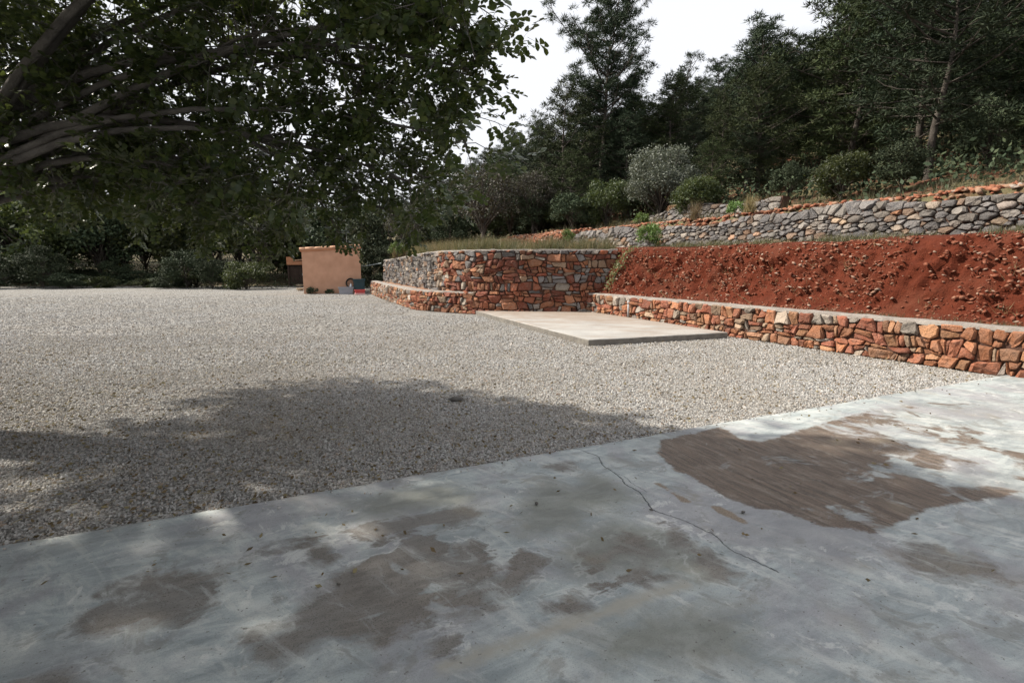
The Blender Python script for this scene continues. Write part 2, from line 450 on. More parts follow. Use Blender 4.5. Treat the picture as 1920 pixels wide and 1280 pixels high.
def slab_mat():
    q = Nt('skimmed_concrete')
    p = q.pos()
    wob = q.math('MULTIPLY', q.math('SUBTRACT', q.noise(p, 7.0, 8, 0.68), 0.5), 0.26)
    wob2 = q.math('MULTIPLY', q.math('SUBTRACT', q.noise(p, 38.0, 5, 0.7), 0.5), 0.07)
    w = q.math('ADD', wob, wob2)
    # streaks of the trowel
    streak = q.noise(q.aniso(p, 24, 1.2, 4.0), 2.4, 10, 0.66, 0.9)
    streak2 = q.noise(q.aniso(p, -38, 1.1, 3.6), 2.0, 10, 0.66, 1.1)
    st = q.math('MULTIPLY', q.math('SUBTRACT', streak, 0.5), 0.34)
    skim = q.mixc(q.mr(streak, 0.36, 0.62), (0.232, 0.262, 0.267), (0.387, 0.418, 0.411))
    skim = q.mixc(q.mr(streak2, 0.48, 0.64, 0, 0.65), skim, (0.520, 0.527, 0.496))
    skim = q.mixc(q.mr(q.noise(p, 1.1, 7, 0.62, 0.8), 0.48, 0.60, 0, 0.6), skim, (0.261, 0.246, 0.261))
    skim = q.mixc(q.mr(q.noise(p, 3.4, 9, 0.70, 1.0), 0.55, 0.62, 0, 0.6), skim, (0.198, 0.196, 0.178))
    skim = q.mixc(q.mr(q.noise(p, 5.2, 9, 0.70, 0.7), 0.58, 0.63, 0, 0.6), skim, (0.563, 0.564, 0.535))
    olive = q.mr(q.math('ADD', q.attr('olive'), q.math('ADD', w, st)), -0.06, 0.10, 0.0, 0.85)
    skim = q.mixc(olive, skim, q.mixc(q.mr(streak, 0.35, 0.65), (0.150, 0.154, 0.126), (0.228, 0.234, 0.210)))
    spk = q.noise(p, 130.0, 3, 0.7)
    grit = q.noise(p, 300.0, 2, 0.6)
    skim = q.mixc(q.mr(q.noise(p, 0.8, 8, 0.66, 1.2), 0.46, 0.56, 0, 0.45), skim, q.mixc(0.6, skim, (0.12, 0.125, 0.125)))
    skim = q.mixc(q.mr(spk, 0.52, 0.70, 0, 0.5), skim, q.mixc(0.55, skim, (0.06, 0.06, 0.055)))
    skim = q.mixc(q.mr(grit, 0.50, 0.70, 0, 0.4), skim, q.mixc(0.5, skim, (0.05, 0.05, 0.05)))
    brown = q.mixc(q.mr(q.noise(q.aniso(p, 24, 5.0, 16.0), 1.2, 8, 0.72), 0.3, 0.7), (0.105, 0.093, 0.080), (0.215, 0.192, 0.170))
    brown = q.mixc(q.mr(q.noise(p, 2.2, 6, 0.6, 0.6), 0.40, 0.62, 0, 0.6), brown, q.mixc(0.5, brown, (0.215, 0.225, 0.222)))
    brown = q.mixc(q.mr(spk, 0.54, 0.68, 0, 0.8), brown, (0.050, 0.043, 0.036))
    brown = q.mixc(q.mr(grit, 0.44, 0.30, 0, 0.5), brown, (0.30, 0.27, 0.24))
    low = q.math('MULTIPLY', q.math('SUBTRACT', q.noise(p, 3.2, 5, 0.6, 0.8), 0.5), 0.30)
    edge = q.math('ADD', q.math('MULTIPLY', w, 0.45), q.math('MULTIPLY', st, 0.7))
    bsum = q.math('ADD', q.math('ADD', q.attr('brown'), 0.035), q.math('ADD', edge, low))
    soft = q.mr(q.noise(p, 1.7, 3), 0.38, 0.62, 0.012, 0.10)
    bm = q.n('MapRange', {'Value': bsum, 'From Min': -0.008, 'From Max': soft, 'To Min': 0.0, 'To Max': 0.95}).outputs['Result']
    thin = q.mr(streak2, 0.52, 0.66, 0.0, 0.75)
    bm = q.math('MULTIPLY', bm, q.math('SUBTRACT', 1.0, thin))
    lightm = q.mr(q.math('ADD', q.attr('light'), q.math('MULTIPLY', wob2, 0.5)), -0.006, 0.008, 0, 0.85)
    bm = q.math('MULTIPLY', bm, q.math('SUBTRACT', 1.0, lightm))
    col = q.mixc(bm, skim, brown)
    # a pale rim of cement left where the skim coat ends
    rimv = q.mr(q.math('ABSOLUTE', q.math('ADD', bsum, 0.012)), 0.0, 0.016, 0.55, 0.0)
    col = q.mixc(q.math('MULTIPLY', rimv, q.mr(q.noise(p, 2.6, 3), 0.45, 0.6)), col, (0.46, 0.465, 0.45))
    # brushed patch of rough screed
    rib = q.noise(q.aniso(p, -66, 2.2, 26.0), 1.0, 7, 0.78, 0.35)
    rib2 = q.noise(q.aniso(p, -62, 5.0, 14.0), 1.0, 7, 0.75, 0.4)
    ribc = q.mixc(q.mr(rib, 0.36, 0.64), (0.050, 0.040, 0.034), (0.19, 0.142, 0.108))
    ribc = q.mixc(q.mr(rib2, 0.50, 0.66, 0, 0.7), ribc, (0.24, 0.205, 0.17))
    ribc = q.mixc(q.mr(spk, 0.52, 0.66, 0, 0.75), ribc, (0.035, 0.030, 0.026))
    ribc = q.mixc(q.mr(grit, 0.45, 0.30, 0, 0.45), ribc, (0.30, 0.25, 0.20))
    rm = q.mr(q.math('ADD', q.attr('ribbed'), q.math('ADD', q.math('MULTIPLY', wob, 0.5), q.math('MULTIPLY', wob2, 1.2))), -0.008, 0.02)
    rm = q.math('MULTIPLY', rm, q.mr(q.noise(p, 4.5, 7, 0.7, 0.5), 0.60, 0.70, 1.0, 0.3))
    rm = q.math('MULTIPLY', rm, q.mr(q.math('ADD', q.noise(p, 1.6, 8, 0.66, 0.6), q.mr(q.sep(p)[0], 1.9, 4.5, 0.0, 0.22)), 0.60, 0.66, 1.0, 0.1))
    col = q.mixc(rm, col, ribc)
    raw = q.mr(q.math('ADD', q.attr('raw'), q.math('MULTIPLY', w, 0.35)), -0.006, 0.008, 0, 0.9)
    col = q.mixc(raw, col, q.mixc(q.mr(spk, 0.4, 0.62), (0.25, 0.19, 0.13), (0.12, 0.09, 0.065)))
    ridge = q.mr(q.math('ADD', q.attr('ridge'), q.math('MULTIPLY', w, 0.45)), 0.012, 0.06, 0.75, 0.0)
    col = q.mixc(ridge, col, (0.31, 0.29, 0.24))
    warm = q.mr(q.noise(p, 2.3, 4), 0.60, 0.74, 0, 0.35)
    col = q.mixc(warm, col, (0.28, 0.24, 0.17))
    jit = q.math('MULTIPLY', q.math('SUBTRACT', q.noise(p, 24, 5, 0.7), 0.5), 0.035)
    cr = q.mr(q.math('ABSOLUTE', q.math('ADD', q.attr('crack'), jit)), 0.002, 0.0055, 1.0, 0.0)
    cr = q.math('MULTIPLY', cr, q.mr(q.attr('crack_on'), 0.4, 0.6))
    cr2 = q.mr(q.math('ABSOLUTE', q.math('ADD', q.attr('crackb'), jit)), 0.001, 0.003, 0.7, 0.0)
    cr = q.math('MAXIMUM', cr, q.math('MULTIPLY', cr2, q.mr(q.attr('crackb_on'), 0.4, 0.6)))
    col = q.mixc(q.math('MULTIPLY', cr, q.mr(q.noise(p, 9, 3), 0.3, 0.5, 0.35, 0.95)), col, (0.05, 0.055, 0.06))
    pits = q.mr(q.noise(p, 48, 2, 0.5), 0.70, 0.735, 0, 0.8)
    col = q.mixc(pits, col, (0.11, 0.10, 0.09))
    q.set('Base Color', col)
    q.set('Roughness', q.mr(bm, 0, 1, 0.62, 0.9))
    q.set('Specular IOR Level', 0.35)
    h = q.math('ADD', q.math('MULTIPLY', bm, -0.9), q.math('MULTIPLY', spk, q.math('ADD', 0.18, q.math('MULTIPLY', bm, 0.35))))
    h = q.math('ADD', h, q.math('MULTIPLY', q.math('MULTIPLY', rib, rm), 2.2))
    h = q.math('ADD', h, q.math('MULTIPLY', ridge, 0.8))
    h = q.math('ADD', h, q.math('MULTIPLY', cr, -2.0))
    h = q.math('ADD', h, q.math('MULTIPLY', streak, 0.5))
    h = q.math('SUBTRACT', h, q.math('MULTIPLY', rm, 1.5))
    q.set('Normal', q.bump(h, 0.7, 0.006))
    return q.m

def build_slab():
    A = np.array([-1.56, 3.1]); D = np.array([3.95, 1.77]); D /= np.linalg.norm(D)
    Nn = np.array([D[1], -D[0]])                    # toward the camera
    us = np.concatenate([np.linspace(-7, -1.2, 60), np.linspace(-1.15, 5.6, 200), np.linspace(5.7, 9.3, 40)])
    vs = np.concatenate([np.linspace(0, 3.2, 105), np.linspace(3.25, 10, 40)])
    U, Vv = np.meshgrid(us, vs)
    edge = np.array([0.012 * fbm(u * 3.0, 1.7) + 0.006 * fbm(u * 14, 4) for u in us])
    off = np.where(Vv < 0.02, edge[None, :], 0.0)
    P = A + U[..., None] * D + (Vv + off)[..., None] * Nn
    P2 = P.reshape(-1, 2)
    zz = np.array([SLAB_Z + 0.006 * fbm(x * 1.3, y * 1.3, 2) for x, y in P2])
    nu, nv = len(us), len(vs)
    idx = np.arange(nu * nv).reshape(nv, nu)
    F = np.stack([idx[:-1, :-1], idx[1:, :-1], idx[1:, 1:], idx[:-1, 1:]], -1).reshape(-1, 4)
    Vt = np.column_stack([P2, zz])
    # rim going down into the gravel
    rim = Vt[idx[0]].copy(); rim[:, 2] = -0.05
    n0 = len(Vt)
    F2 = np.array([[idx[0][i], idx[0][i + 1], n0 + i + 1, n0 + i] for i in range(nu - 1)])
    me = mesh_np('concrete_forecourt', np.vstack([Vt, rim]), np.vstack([F, F2]), slab_mat(), True)
    allP = np.vstack([P2, P2[idx[0]]])
    def union(polys): 
        d = np.full(len(allP), -1e9)
        for pl in polys: d = np.maximum(d, poly_sdf(allP, pl))
        return np.clip(d, -1, 1)
    for nm, val in (('brown', union(BROWN)), ('light', union(LIGHT)), ('olive', union(OLIVE)), ('ribbed', union(RIBBED)), ('raw', union(RAW)),
                    ('crack', line_signed(allP, CRACK)[0]), ('crack_on', line_signed(allP, CRACK)[1]), ('crackb', line_signed(allP, CRACK2)[0]), ('crackb_on', line_signed(allP, CRACK2)[1]), ('ridge', line_dist(allP, RIDGE))):
        at = me.attributes.new(nm, 'FLOAT', 'POINT')
        at.data.foreach_set('value', val.astype(np.float32))
    o = ob('concrete_forecourt', me)
    tag(o, 'weathered blue-grey concrete forecourt with worn brown patches and a crack', 'pavement', kind='structure')
build_slab()

# ---- loose gravel: real stones, denser near the camera
def build_gravel():
    pts = []
    def edge_y(x): return 3.1 + (x + 1.56) * 0.448
    for (y0, y1, dens, s0, s1) in ((1.0, 5.2, 3400, 0.005, 0.0115), (5.2, 7.5, 2300, 0.0065, 0.013), (7.5, 11.0, 1000, 0.009, 0.016), (11.0, 27.0, 260, 0.012, 0.022)):
        area = (y1 - y0) * 2.3 * y1
        n = int(area * dens)
        x = rng.uniform(-1.15 * y1, 1.15 * y1, n); y = rng.uniform(y0, y1, n)
        sp_ = edge_y(x) - y
        ok = (np.abs(x) < 1.06 * y + 0.3) & ((sp_ < -0.004) | ((sp_ < 0.5) & (rng.random(n) < 0.045 * np.exp(-sp_ / 0.07))))
        q = (x - Q0.x) * QN.x + (y - Q0.y) * QN.y
        ok &= q < -0.03
        if y1 > 20: ok &= rng.random(n) < (27.0 - y) / 16.0
        pad = poly_sdf(np.column_stack([x, y]), PAD) > -0.02 if y1 > 9 else np.zeros(n, bool)
        ok &= ~pad
        ok &= ~((y > 15.4) & (x > -3.4)) & ~((y > 17) & (x > -3.4 - (y - 17.4) * 0.46 - 0.1))
        x, y = x[ok], y[ok]
        s = rng.uniform(s0, s1, len(x)) * np.where(rng.random(len(x)) < 0.04, 1.7, 1.0)
        pts.append(np.column_stack([x, y, np.where(edge_y(x) > y, SLAB_Z + 0.004, 0) + s * 0.25, s]))
    A = np.vstack(pts)
    me = bpy.data.meshes.new('gravel')
    me.vertices.add(len(A))
    me.vertices.foreach_set('co', A[:, :3].astype(np.float32).ravel())
    at = me.attributes.new('stone_size', 'FLOAT', 'POINT')
    at.data.foreach_set('value', A[:, 3].astype(np.float32))
    q = Nt('gravel_stone')
    rv = q.n('ObjectInfo').outputs['Random']
    c = q.ramp(rv, [(0.0, (0.131, 0.123, 0.116)), (0.2, (0.251, 0.240, 0.225)), (0.5, (0.361, 0.347, 0.330)), (0.8, (0.460, 0.453, 0.439)), (0.95, (0.296, 0.224, 0.168)), (1.0, (0.547, 0.543, 0.532))])
    p = q.pos()
    c = q.mixc(q.mr(q.noise(p, 0.55, 5, 0.6), 0.42, 0.68, 0.0, 0.40), c, (0.263, 0.236, 0.197))
    c = q.mixc(q.mr(q.noise(p, 3.2, 6, 0.7), 0.60, 0.74, 0.0, 0.5), c, (0.153, 0.123, 0.092))
    wear = q.noise(q.aniso(p, 38, 0.10, 0.55), 1.0, 4, 0.55, 0.8)
    c = q.mixc(q.mr(wear, 0.48, 0.62, 0, 0.45), c, q.mixc(0.5, c, (0.19, 0.17, 0.14)))
    q.set('Base Color', c)
    q.set('Roughness', 0.92)
    q.set('Specular IOR Level', 0.2)
    o = ob('gravel', me)
    tag(o, 'loose pale limestone chippings spread over the yard', 'gravel', kind='stuff')
    ng = bpy.data.node_groups.new('gravel_scatter', 'GeometryNodeTree')
    ng.interface.new_socket('Geometry', in_out='INPUT', socket_type='NodeSocketGeometry')
    ng.interface.new_socket('Geometry', in_out='OUTPUT', socket_type='NodeSocketGeometry')
    N = ng.nodes; L = ng.links
    gi = N.new('NodeGroupInput'); go = N.new('NodeGroupOutput')
    ico = N.new('GeometryNodeMeshIcoSphere'); ico.inputs['Radius'].default_value = 1.0; ico.inputs['Subdivisions'].default_value = 1
    sm = N.new('GeometryNodeSetMaterial'); sm.inputs['Material'].default_value = q.m
    iop = N.new('GeometryNodeInstanceOnPoints')
    r1 = N.new('FunctionNodeRandomValue'); r1.data_type = 'FLOAT_VECTOR'
    r1.inputs[0].default_value = (0, 0, 0); r1.inputs[1].default_value = (6.28, 6.28, 6.28)
    r2 = N.new('FunctionNodeRandomValue'); r2.data_type = 'FLOAT_VECTOR'
    r2.inputs[0].default_value = (0.7, 0.55, 0.45); r2.inputs[1].default_value = (1.35, 1.0, 0.8); r2.inputs['Seed'].default_value = 3
    na = N.new('GeometryNodeInputNamedAttribute'); na.data_type = 'FLOAT'; na.inputs['Name'].default_value = 'stone_size'
    vm = N.new('ShaderNodeVectorMath'); vm.operation = 'SCALE'
    m2p = N.new('GeometryNodeMeshToPoints')
    L.new(gi.outputs[0], m2p.inputs['Mesh'])
    L.new(m2p.outputs[0], iop.inputs['Points'])
    L.new(ico.outputs['Mesh'], sm.inputs['Geometry'])
    L.new(sm.outputs[0], iop.inputs['Instance'])
    L.new(r1.outputs[0], iop.inputs['Rotation'])
    L.new(r2.outputs[0], vm.inputs[0])
    L.new([s for s in na.outputs if s.enabled][0], vm.inputs['Scale'])
    L.new(vm.outputs[0], iop.inputs['Scale'])
    L.new(iop.outputs[0], go.inputs[0])
    md = o.modifiers.new('scatter', 'NODES'); md.node_group = ng

# ---- raised concrete pad between the walls
PAD = [(1.46, 9.55), (4.56, 10.62), (2.42, 15.35), (0.6, 15.40), (-1.12, 15.60)]
def build_pad():
    q = Nt('pad_concrete')
    p = q.pos()
    c = q.mixc(q.mr(q.noise(p, 1.2, 6, 0.65), 0.35, 0.68), (0.363, 0.352, 0.330), (0.279, 0.268, 0.251))
    st = q.noise(q.aniso(p, -12, 0.7, 3.2), 1.3, 8, 0.72, 0.7)
    stain = q.mr(q.math('ADD', st, q.math('MULTIPLY', q.math('ADD', q.sep(p)[1], q.math('MULTIPLY', q.sep(p)[0], 0.6)), 0.055)), 1.12, 1.36, 0, 0.8)
    c = q.mixc(stain, c, (0.22, 0.16, 0.115))
    c = q.mixc(q.mr(q.noise(p, 22, 4, 0.7), 0.62, 0.75, 0, 0.4), c, (0.28, 0.24, 0.2))
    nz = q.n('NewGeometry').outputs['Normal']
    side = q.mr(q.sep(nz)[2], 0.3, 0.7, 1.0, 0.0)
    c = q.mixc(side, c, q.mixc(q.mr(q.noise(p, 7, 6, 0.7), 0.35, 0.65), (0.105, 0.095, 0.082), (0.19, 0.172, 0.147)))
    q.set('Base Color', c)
    q.set('Roughness', 0.88)
    q.set('Normal', q.bump(q.noise(p, 30, 6, 0.7), 0.5, 0.012))
    n = len(PAD)
    # subdivide the edge and roughen it
    ring = []
    for i in range(n):
        a = Vector(PAD[i]); b = Vector(PAD[(i + 1) % n])
        k = max(1, int((b - a).length / 0.25))
        for j in range(k): ring.append(a + (b - a) * j / k)
    m = len(ring)
    c0 = sum(ring, Vector((0, 0))) / m
    V = []
    for p0 in ring:
        d = (p0 - c0).normalized()
        e = 0.008 * fbm(p0.x * 4, p0.y * 4)
        pp = p0 + d * e
        V.append((pp.x, pp.y, -0.05))
    for p0 in ring:
        d = (p0 - c0).normalized()
        V.append((p0.x + d.x * 0.008 * fbm(p0.x * 4, p0.y * 4), p0.y + d.y * 0.008 * fbm(p0.x * 4, p0.y * 4), 0.112))
    for p0 in ring:
        d = (p0 - c0).normalized()
        V.append((p0.x - d.x * 0.014, p0.y - d.y * 0.014, 0.125 + 0.003 * fbm(p0.x, p0.y)))
    V.append((c0.x, c0.y, 0.126))
    F = []
    for k in range(2):
        for i in range(m):
            F.append((k * m + i, k * m + (i + 1) % m, (k + 1) * m + (i + 1) % m, (k + 1) * m + i))
    for i in range(m): F.append((2 * m + i, 2 * m + (i + 1) % m, 3 * m))
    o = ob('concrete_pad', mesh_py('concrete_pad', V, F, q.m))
    tag(o, 'raised pale concrete pad in the corner between the stone walls', 'pavement', kind='structure')
build_pad()
build_gravel()

# ------------------------------------------------------------------ dry stone walls
def clip_poly(poly, nx, ny, c):
    out = []
    n = len(poly)
    for i in range(n):
        a = poly[i]; b = poly[(i + 1) % n]
        da = a[0] * nx + a[1] * ny - c; db = b[0] * nx + b[1] * ny - c
        if da <= 0: out.append(a)
        if (da < 0 < db) or (db < 0 < da):
            t = da / (da - db)
            out.append((a[0] + (b[0] - a[0]) * t, a[1] + (b[1] - a[1]) * t))
    return out
def stone_cells(L, zlo, zhi, sw, sh, seed):
    """Voronoi cells in the wall's own plane (s along, z up); zlo(s), zhi(s) bound the face."""
    r = random.Random(seed)
    asp = sw / sh
    z0 = min(zlo(0), zlo(L), zlo(L / 2)); top = max(zhi(0), zhi(L), zhi(L / 2))
    S = []
    area = L * (top - z0) * asp
    grid = {}
    cs = sw
    for f, tries in ((0.74, 0.5), (0.60, 1.6), (0.48, 4.0), (0.37, 9.0), (0.27, 16.0)):
        rad = f * sw
        for _ in range(int(tries * area / (sw * sw))):
            a = r.uniform(0, L); zz = r.uniform(z0, top)
            if not (zlo(a) + 0.01 < zz < zhi(a) - 0.01): continue
            b = zz * asp
            gi, gj = int(a / cs), int(b / cs)
            ok = True
            for ii in range(gi - 2, gi + 3):
                for jj in range(gj - 2, gj + 3):
                    for (c, d, rr) in grid.get((ii, jj), ()):
                        if (c - a) ** 2 + (d - b) ** 2 < ((rad + rr) * 0.90) ** 2: ok = False; break
                    if not ok: break
                if not ok: break
            if ok:
                rr = rad * r.uniform(0.9, 1.08)
                S.append((a, b, rr)); grid.setdefault((gi, gj), []).append((a, b, rr))
    cells = []
    for i, (a, b, ra) in enumerate(S):
        s0 = min(max(a, 0), L)
        lo, hi = zlo(s0), zhi(s0)
        poly = [(max(a - 2 * sw, 0), lo * asp), (min(a + 2 * sw, L), lo * asp), (min(a + 2 * sw, L), hi * asp), (max(a - 2 * sw, 0), hi * asp)]
        gi, gj = int(a / cs), int(b / cs)
        near = sorted(((c - a) ** 2 + (d - b) ** 2, c, d, rr) for ii in range(gi - 3, gi + 4) for jj in range(gj - 3, gj + 4) for (c, d, rr) in grid.get((ii, jj), ()))[1:22]
        for dd, c, d, rr in near:
            poly = clip_poly(poly, c - a, d - b, (c * c + d * d - a * a - b * b + ra * ra - rr * rr) / 2)
            if len(poly) < 3: break
        if len(poly) >= 3:
            cells.append([(x, y / asp) for x, y in poly])
    return cells
def coursed_cells(L, zlo, zhi, sw, sh, seed):
    """Roughly coursed rubble: wavering beds cut by slanted joints, some stones split again."""
    r = random.Random(seed)
    z0 = min(zlo(L * k / 20) for k in range(21)); z1 = max(zhi(L * k / 20) for k in range(21))
    base = [z0]
    while base[-1] < z1 - 0.5 * sh: base.append(base[-1] + sh * r.choice([0.55, 0.8, 1.0, 1.25, 1.5]))
    base[-1] = z1
    def bed(k, s_):
        if k == 0: return zlo(s_)
        if k == len(base) - 1: return zhi(s_)
        z = base[k] + sh * (0.75 * fbm(s_ * 1.3, k * 5.37, seed * 0.1) + 0.35 * fbm(s_ * 4.1, k * 3.1, seed * 0.1 + 7))
        return min(max(z, zlo(s_)), zhi(s_))
    cells = []
    for k in range(len(base) - 1):
        s_ = -sw * r.random()
        sl0 = r.uniform(-0.3, 0.3) * sh
        while s_ < L:
            w = sw * r.choice([0.4, 0.55, 0.75, 0.9, 1.0, 1.2, 1.5, 1.9])
            sl1 = r.uniform(-0.4, 0.4) * sh
            a0, a1, b0, b1 = s_ - sl0, s_ + sl0, s_ + w - sl1, s_ + w + sl1
            a0, a1, b0, b1 = [min(max(v, 0), L) for v in (a0, a1, b0, b1)]
            s_ += w; sl0 = sl1
            if b0 - a0 < 0.04 and b1 - a1 < 0.04: continue
            lo = [(a0, bed(k, a0)), ((a0 + b0) / 2, bed(k, (a0 + b0) / 2)), (b0, bed(k, b0))]
            hi = [(b1, bed(k + 1, b1)), ((a1 + b1) / 2, bed(k + 1, (a1 + b1) / 2)), (a1, bed(k + 1, a1))]
            h = sum(p[1] for p in hi) / 3 - sum(p[1] for p in lo) / 3
            if h < 0.035: continue
            if h > 0.9 * sh and r.random() < 0.34:
                f0, f1 = r.uniform(0.3, 0.7), r.uniform(0.3, 0.7)
                ml = (a0 + (a1 - a0) * f0, lo[0][1] + (hi[2][1] - lo[0][1]) * f0)
                mr_ = (b0 + (b1 - b0) * f1, lo[2][1] + (hi[0][1] - lo[2][1]) * f1)
                cells.append([lo[0], lo[1], lo[2], mr_, ml]); cells.append([ml, mr_, hi[0], hi[1], hi[2]])
            elif h > 0.8 * sh and r.random() < 0.22:
                f = r.uniform(0.35, 0.65); g_ = r.uniform(0.35, 0.65)
                pb = (a0 + (b0 - a0) * f, bed(k, a0 + (b0 - a0) * f)); pt = (a1 + (b1 - a1) * g_, bed(k + 1, a1 + (b1 - a1) * g_))
                cells.append([lo[0], pb, pt, hi[2]]); cells.append([pb, lo[2], hi[0], pt])
            else:
                cells.append(lo + hi)
    return cells
def shape_stone(poly, joint, r, depth):
    """Rounded, uneven stone from a cell: returns local verts (s, out, z) and faces."""
    cx = sum(p[0] for p in poly) / len(poly); cz = sum(p[1] for p in poly) / len(poly)
    size = math.sqrt(max(1e-6, abs(sum(poly[i][0] * poly[(i + 1) % len(poly)][1] - poly[(i + 1) % len(poly)][0] * poly[i][1] for i in range(len(poly)))) / 2))
    if size < 0.035: return None
    pts = []
    n = len(poly)
    for i in range(n):
        a = poly[i]; b = poly[(i + 1) % n]
        l = math.hypot(b[0] - a[0], b[1] - a[1])
        if l < 0.012: continue
        a0 = poly[i - 1]
        l0 = math.hypot(a0[0] - a[0], a0[1] - a[1])
        if r.random() < 0.35 or l0 < 0.03:
            pts.append(a)
        else:
            t = r.uniform(0.10, 0.28)
            pts.append((a[0] + (a0[0] - a[0]) * t, a[1] + (a0[1] - a[1]) * t))
            pts.append((a[0] + (b[0] - a[0]) * t, a[1] + (b[1] - a[1]) * t))
    while len(pts) > 10:                                     # merge the closest pair
        k = min(range(len(pts)), key=lambda i: (pts[i][0] - pts[i - 1][0]) ** 2 + (pts[i][1] - pts[i - 1][1]) ** 2)
        a, b = pts[k], pts[k - 1]
        m = ((a[0] + b[0]) / 2, (a[1] + b[1]) / 2)
        if k == 0: pts = [m] + pts[1:-1]
        else: pts[k - 1] = m; pts.pop(k)
    if len(pts) < 4: return None
    f = max(0.6, 1 - joint * 2.0 / size)
    base = [((x - cx) * f * r.uniform(0.90, 1.08), (z - cz) * f * r.uniform(0.90, 1.08)) for x, z in pts]
    m = len(base)
    d = depth * r.uniform(0.6, 1.3)
    tx, tz = r.uniform(-0.35, 0.35), r.uniform(-0.35, 0.35)
    V = [(x, -0.07, z) for x, z in base]
    V += [(x * 0.97, d * r.uniform(0.35, 0.95) + tx * x * 0.7 + tz * z * 0.7, z * 0.97) for x, z in base]
    V += [(x * 0.78 + r.uniform(-1, 1) * size * 0.08, d * r.uniform(0.8, 1.25) + tx * x + tz * z, z * 0.74 + r.uniform(-1, 1) * size * 0.06) for x, z in base]
    V.append((r.uniform(-1, 1) * size * 0.1, d * r.uniform(0.95, 1.2), r.uniform(-1, 1) * size * 0.1))
    F = []
    for k in range(2):
        for i in range(m):
            F.append((k * m + i, k * m + (i + 1) % m, (k + 1) * m + (i + 1) % m, (k + 1) * m + i))
    for i in range(m): F.append((2 * m + i, 2 * m + (i + 1) % m, 3 * m))
    return (cx, cz), V, F
class Path:
    """Smooth plan line of a wall (x, y); the face looks to the right-hand side of travel."""
    def __init__(s, pts, sub=8, closed=False):
        P = [Vector(p) for p in pts]
        out = []
        for i in range(len(P) - 1):
            p0 = P[max(i - 1, 0)]; p1 = P[i]; p2 = P[i + 1]; p3 = P[min(i + 2, len(P) - 1)]
            for k in range(sub):
                t = k / sub
                out.append(0.5 * ((2 * p1) + (p2 - p0) * t + (2 * p0 - 5 * p1 + 4 * p2 - p3) * t * t + (3 * p1 - p0 - 3 * p2 + p3) * t ** 3))
        out.append(P[-1])
        s.P = out
        s.S = [0.0]
        for a, b in zip(out[:-1], out[1:]): s.S.append(s.S[-1] + (b - a).length)
        s.L = s.S[-1]
    def at(s, d):
        d = min(max(d, 0), s.L)
        i = 0
        lo, hi = 0, len(s.S) - 1
        while hi - lo > 1:
            mid = (lo + hi) // 2
            if s.S[mid] <= d: lo = mid
            else: hi = mid
        i = lo
        t = (d - s.S[i]) / max(1e-9, s.S[i + 1] - s.S[i])
        p = s.P[i].lerp(s.P[i + 1], t)
        a = s.P[max(i - 1, 0)]; b = s.P[min(i + 2, len(s.P) - 1)]
        T = (b - a).normalized()
        return p, T, Vector((T.y, -T.x))
    def near(s, pt):
        pt = Vector(pt)
        return s.S[min(range(len(s.P)), key=lambda i: (s.P[i] - pt).length)]
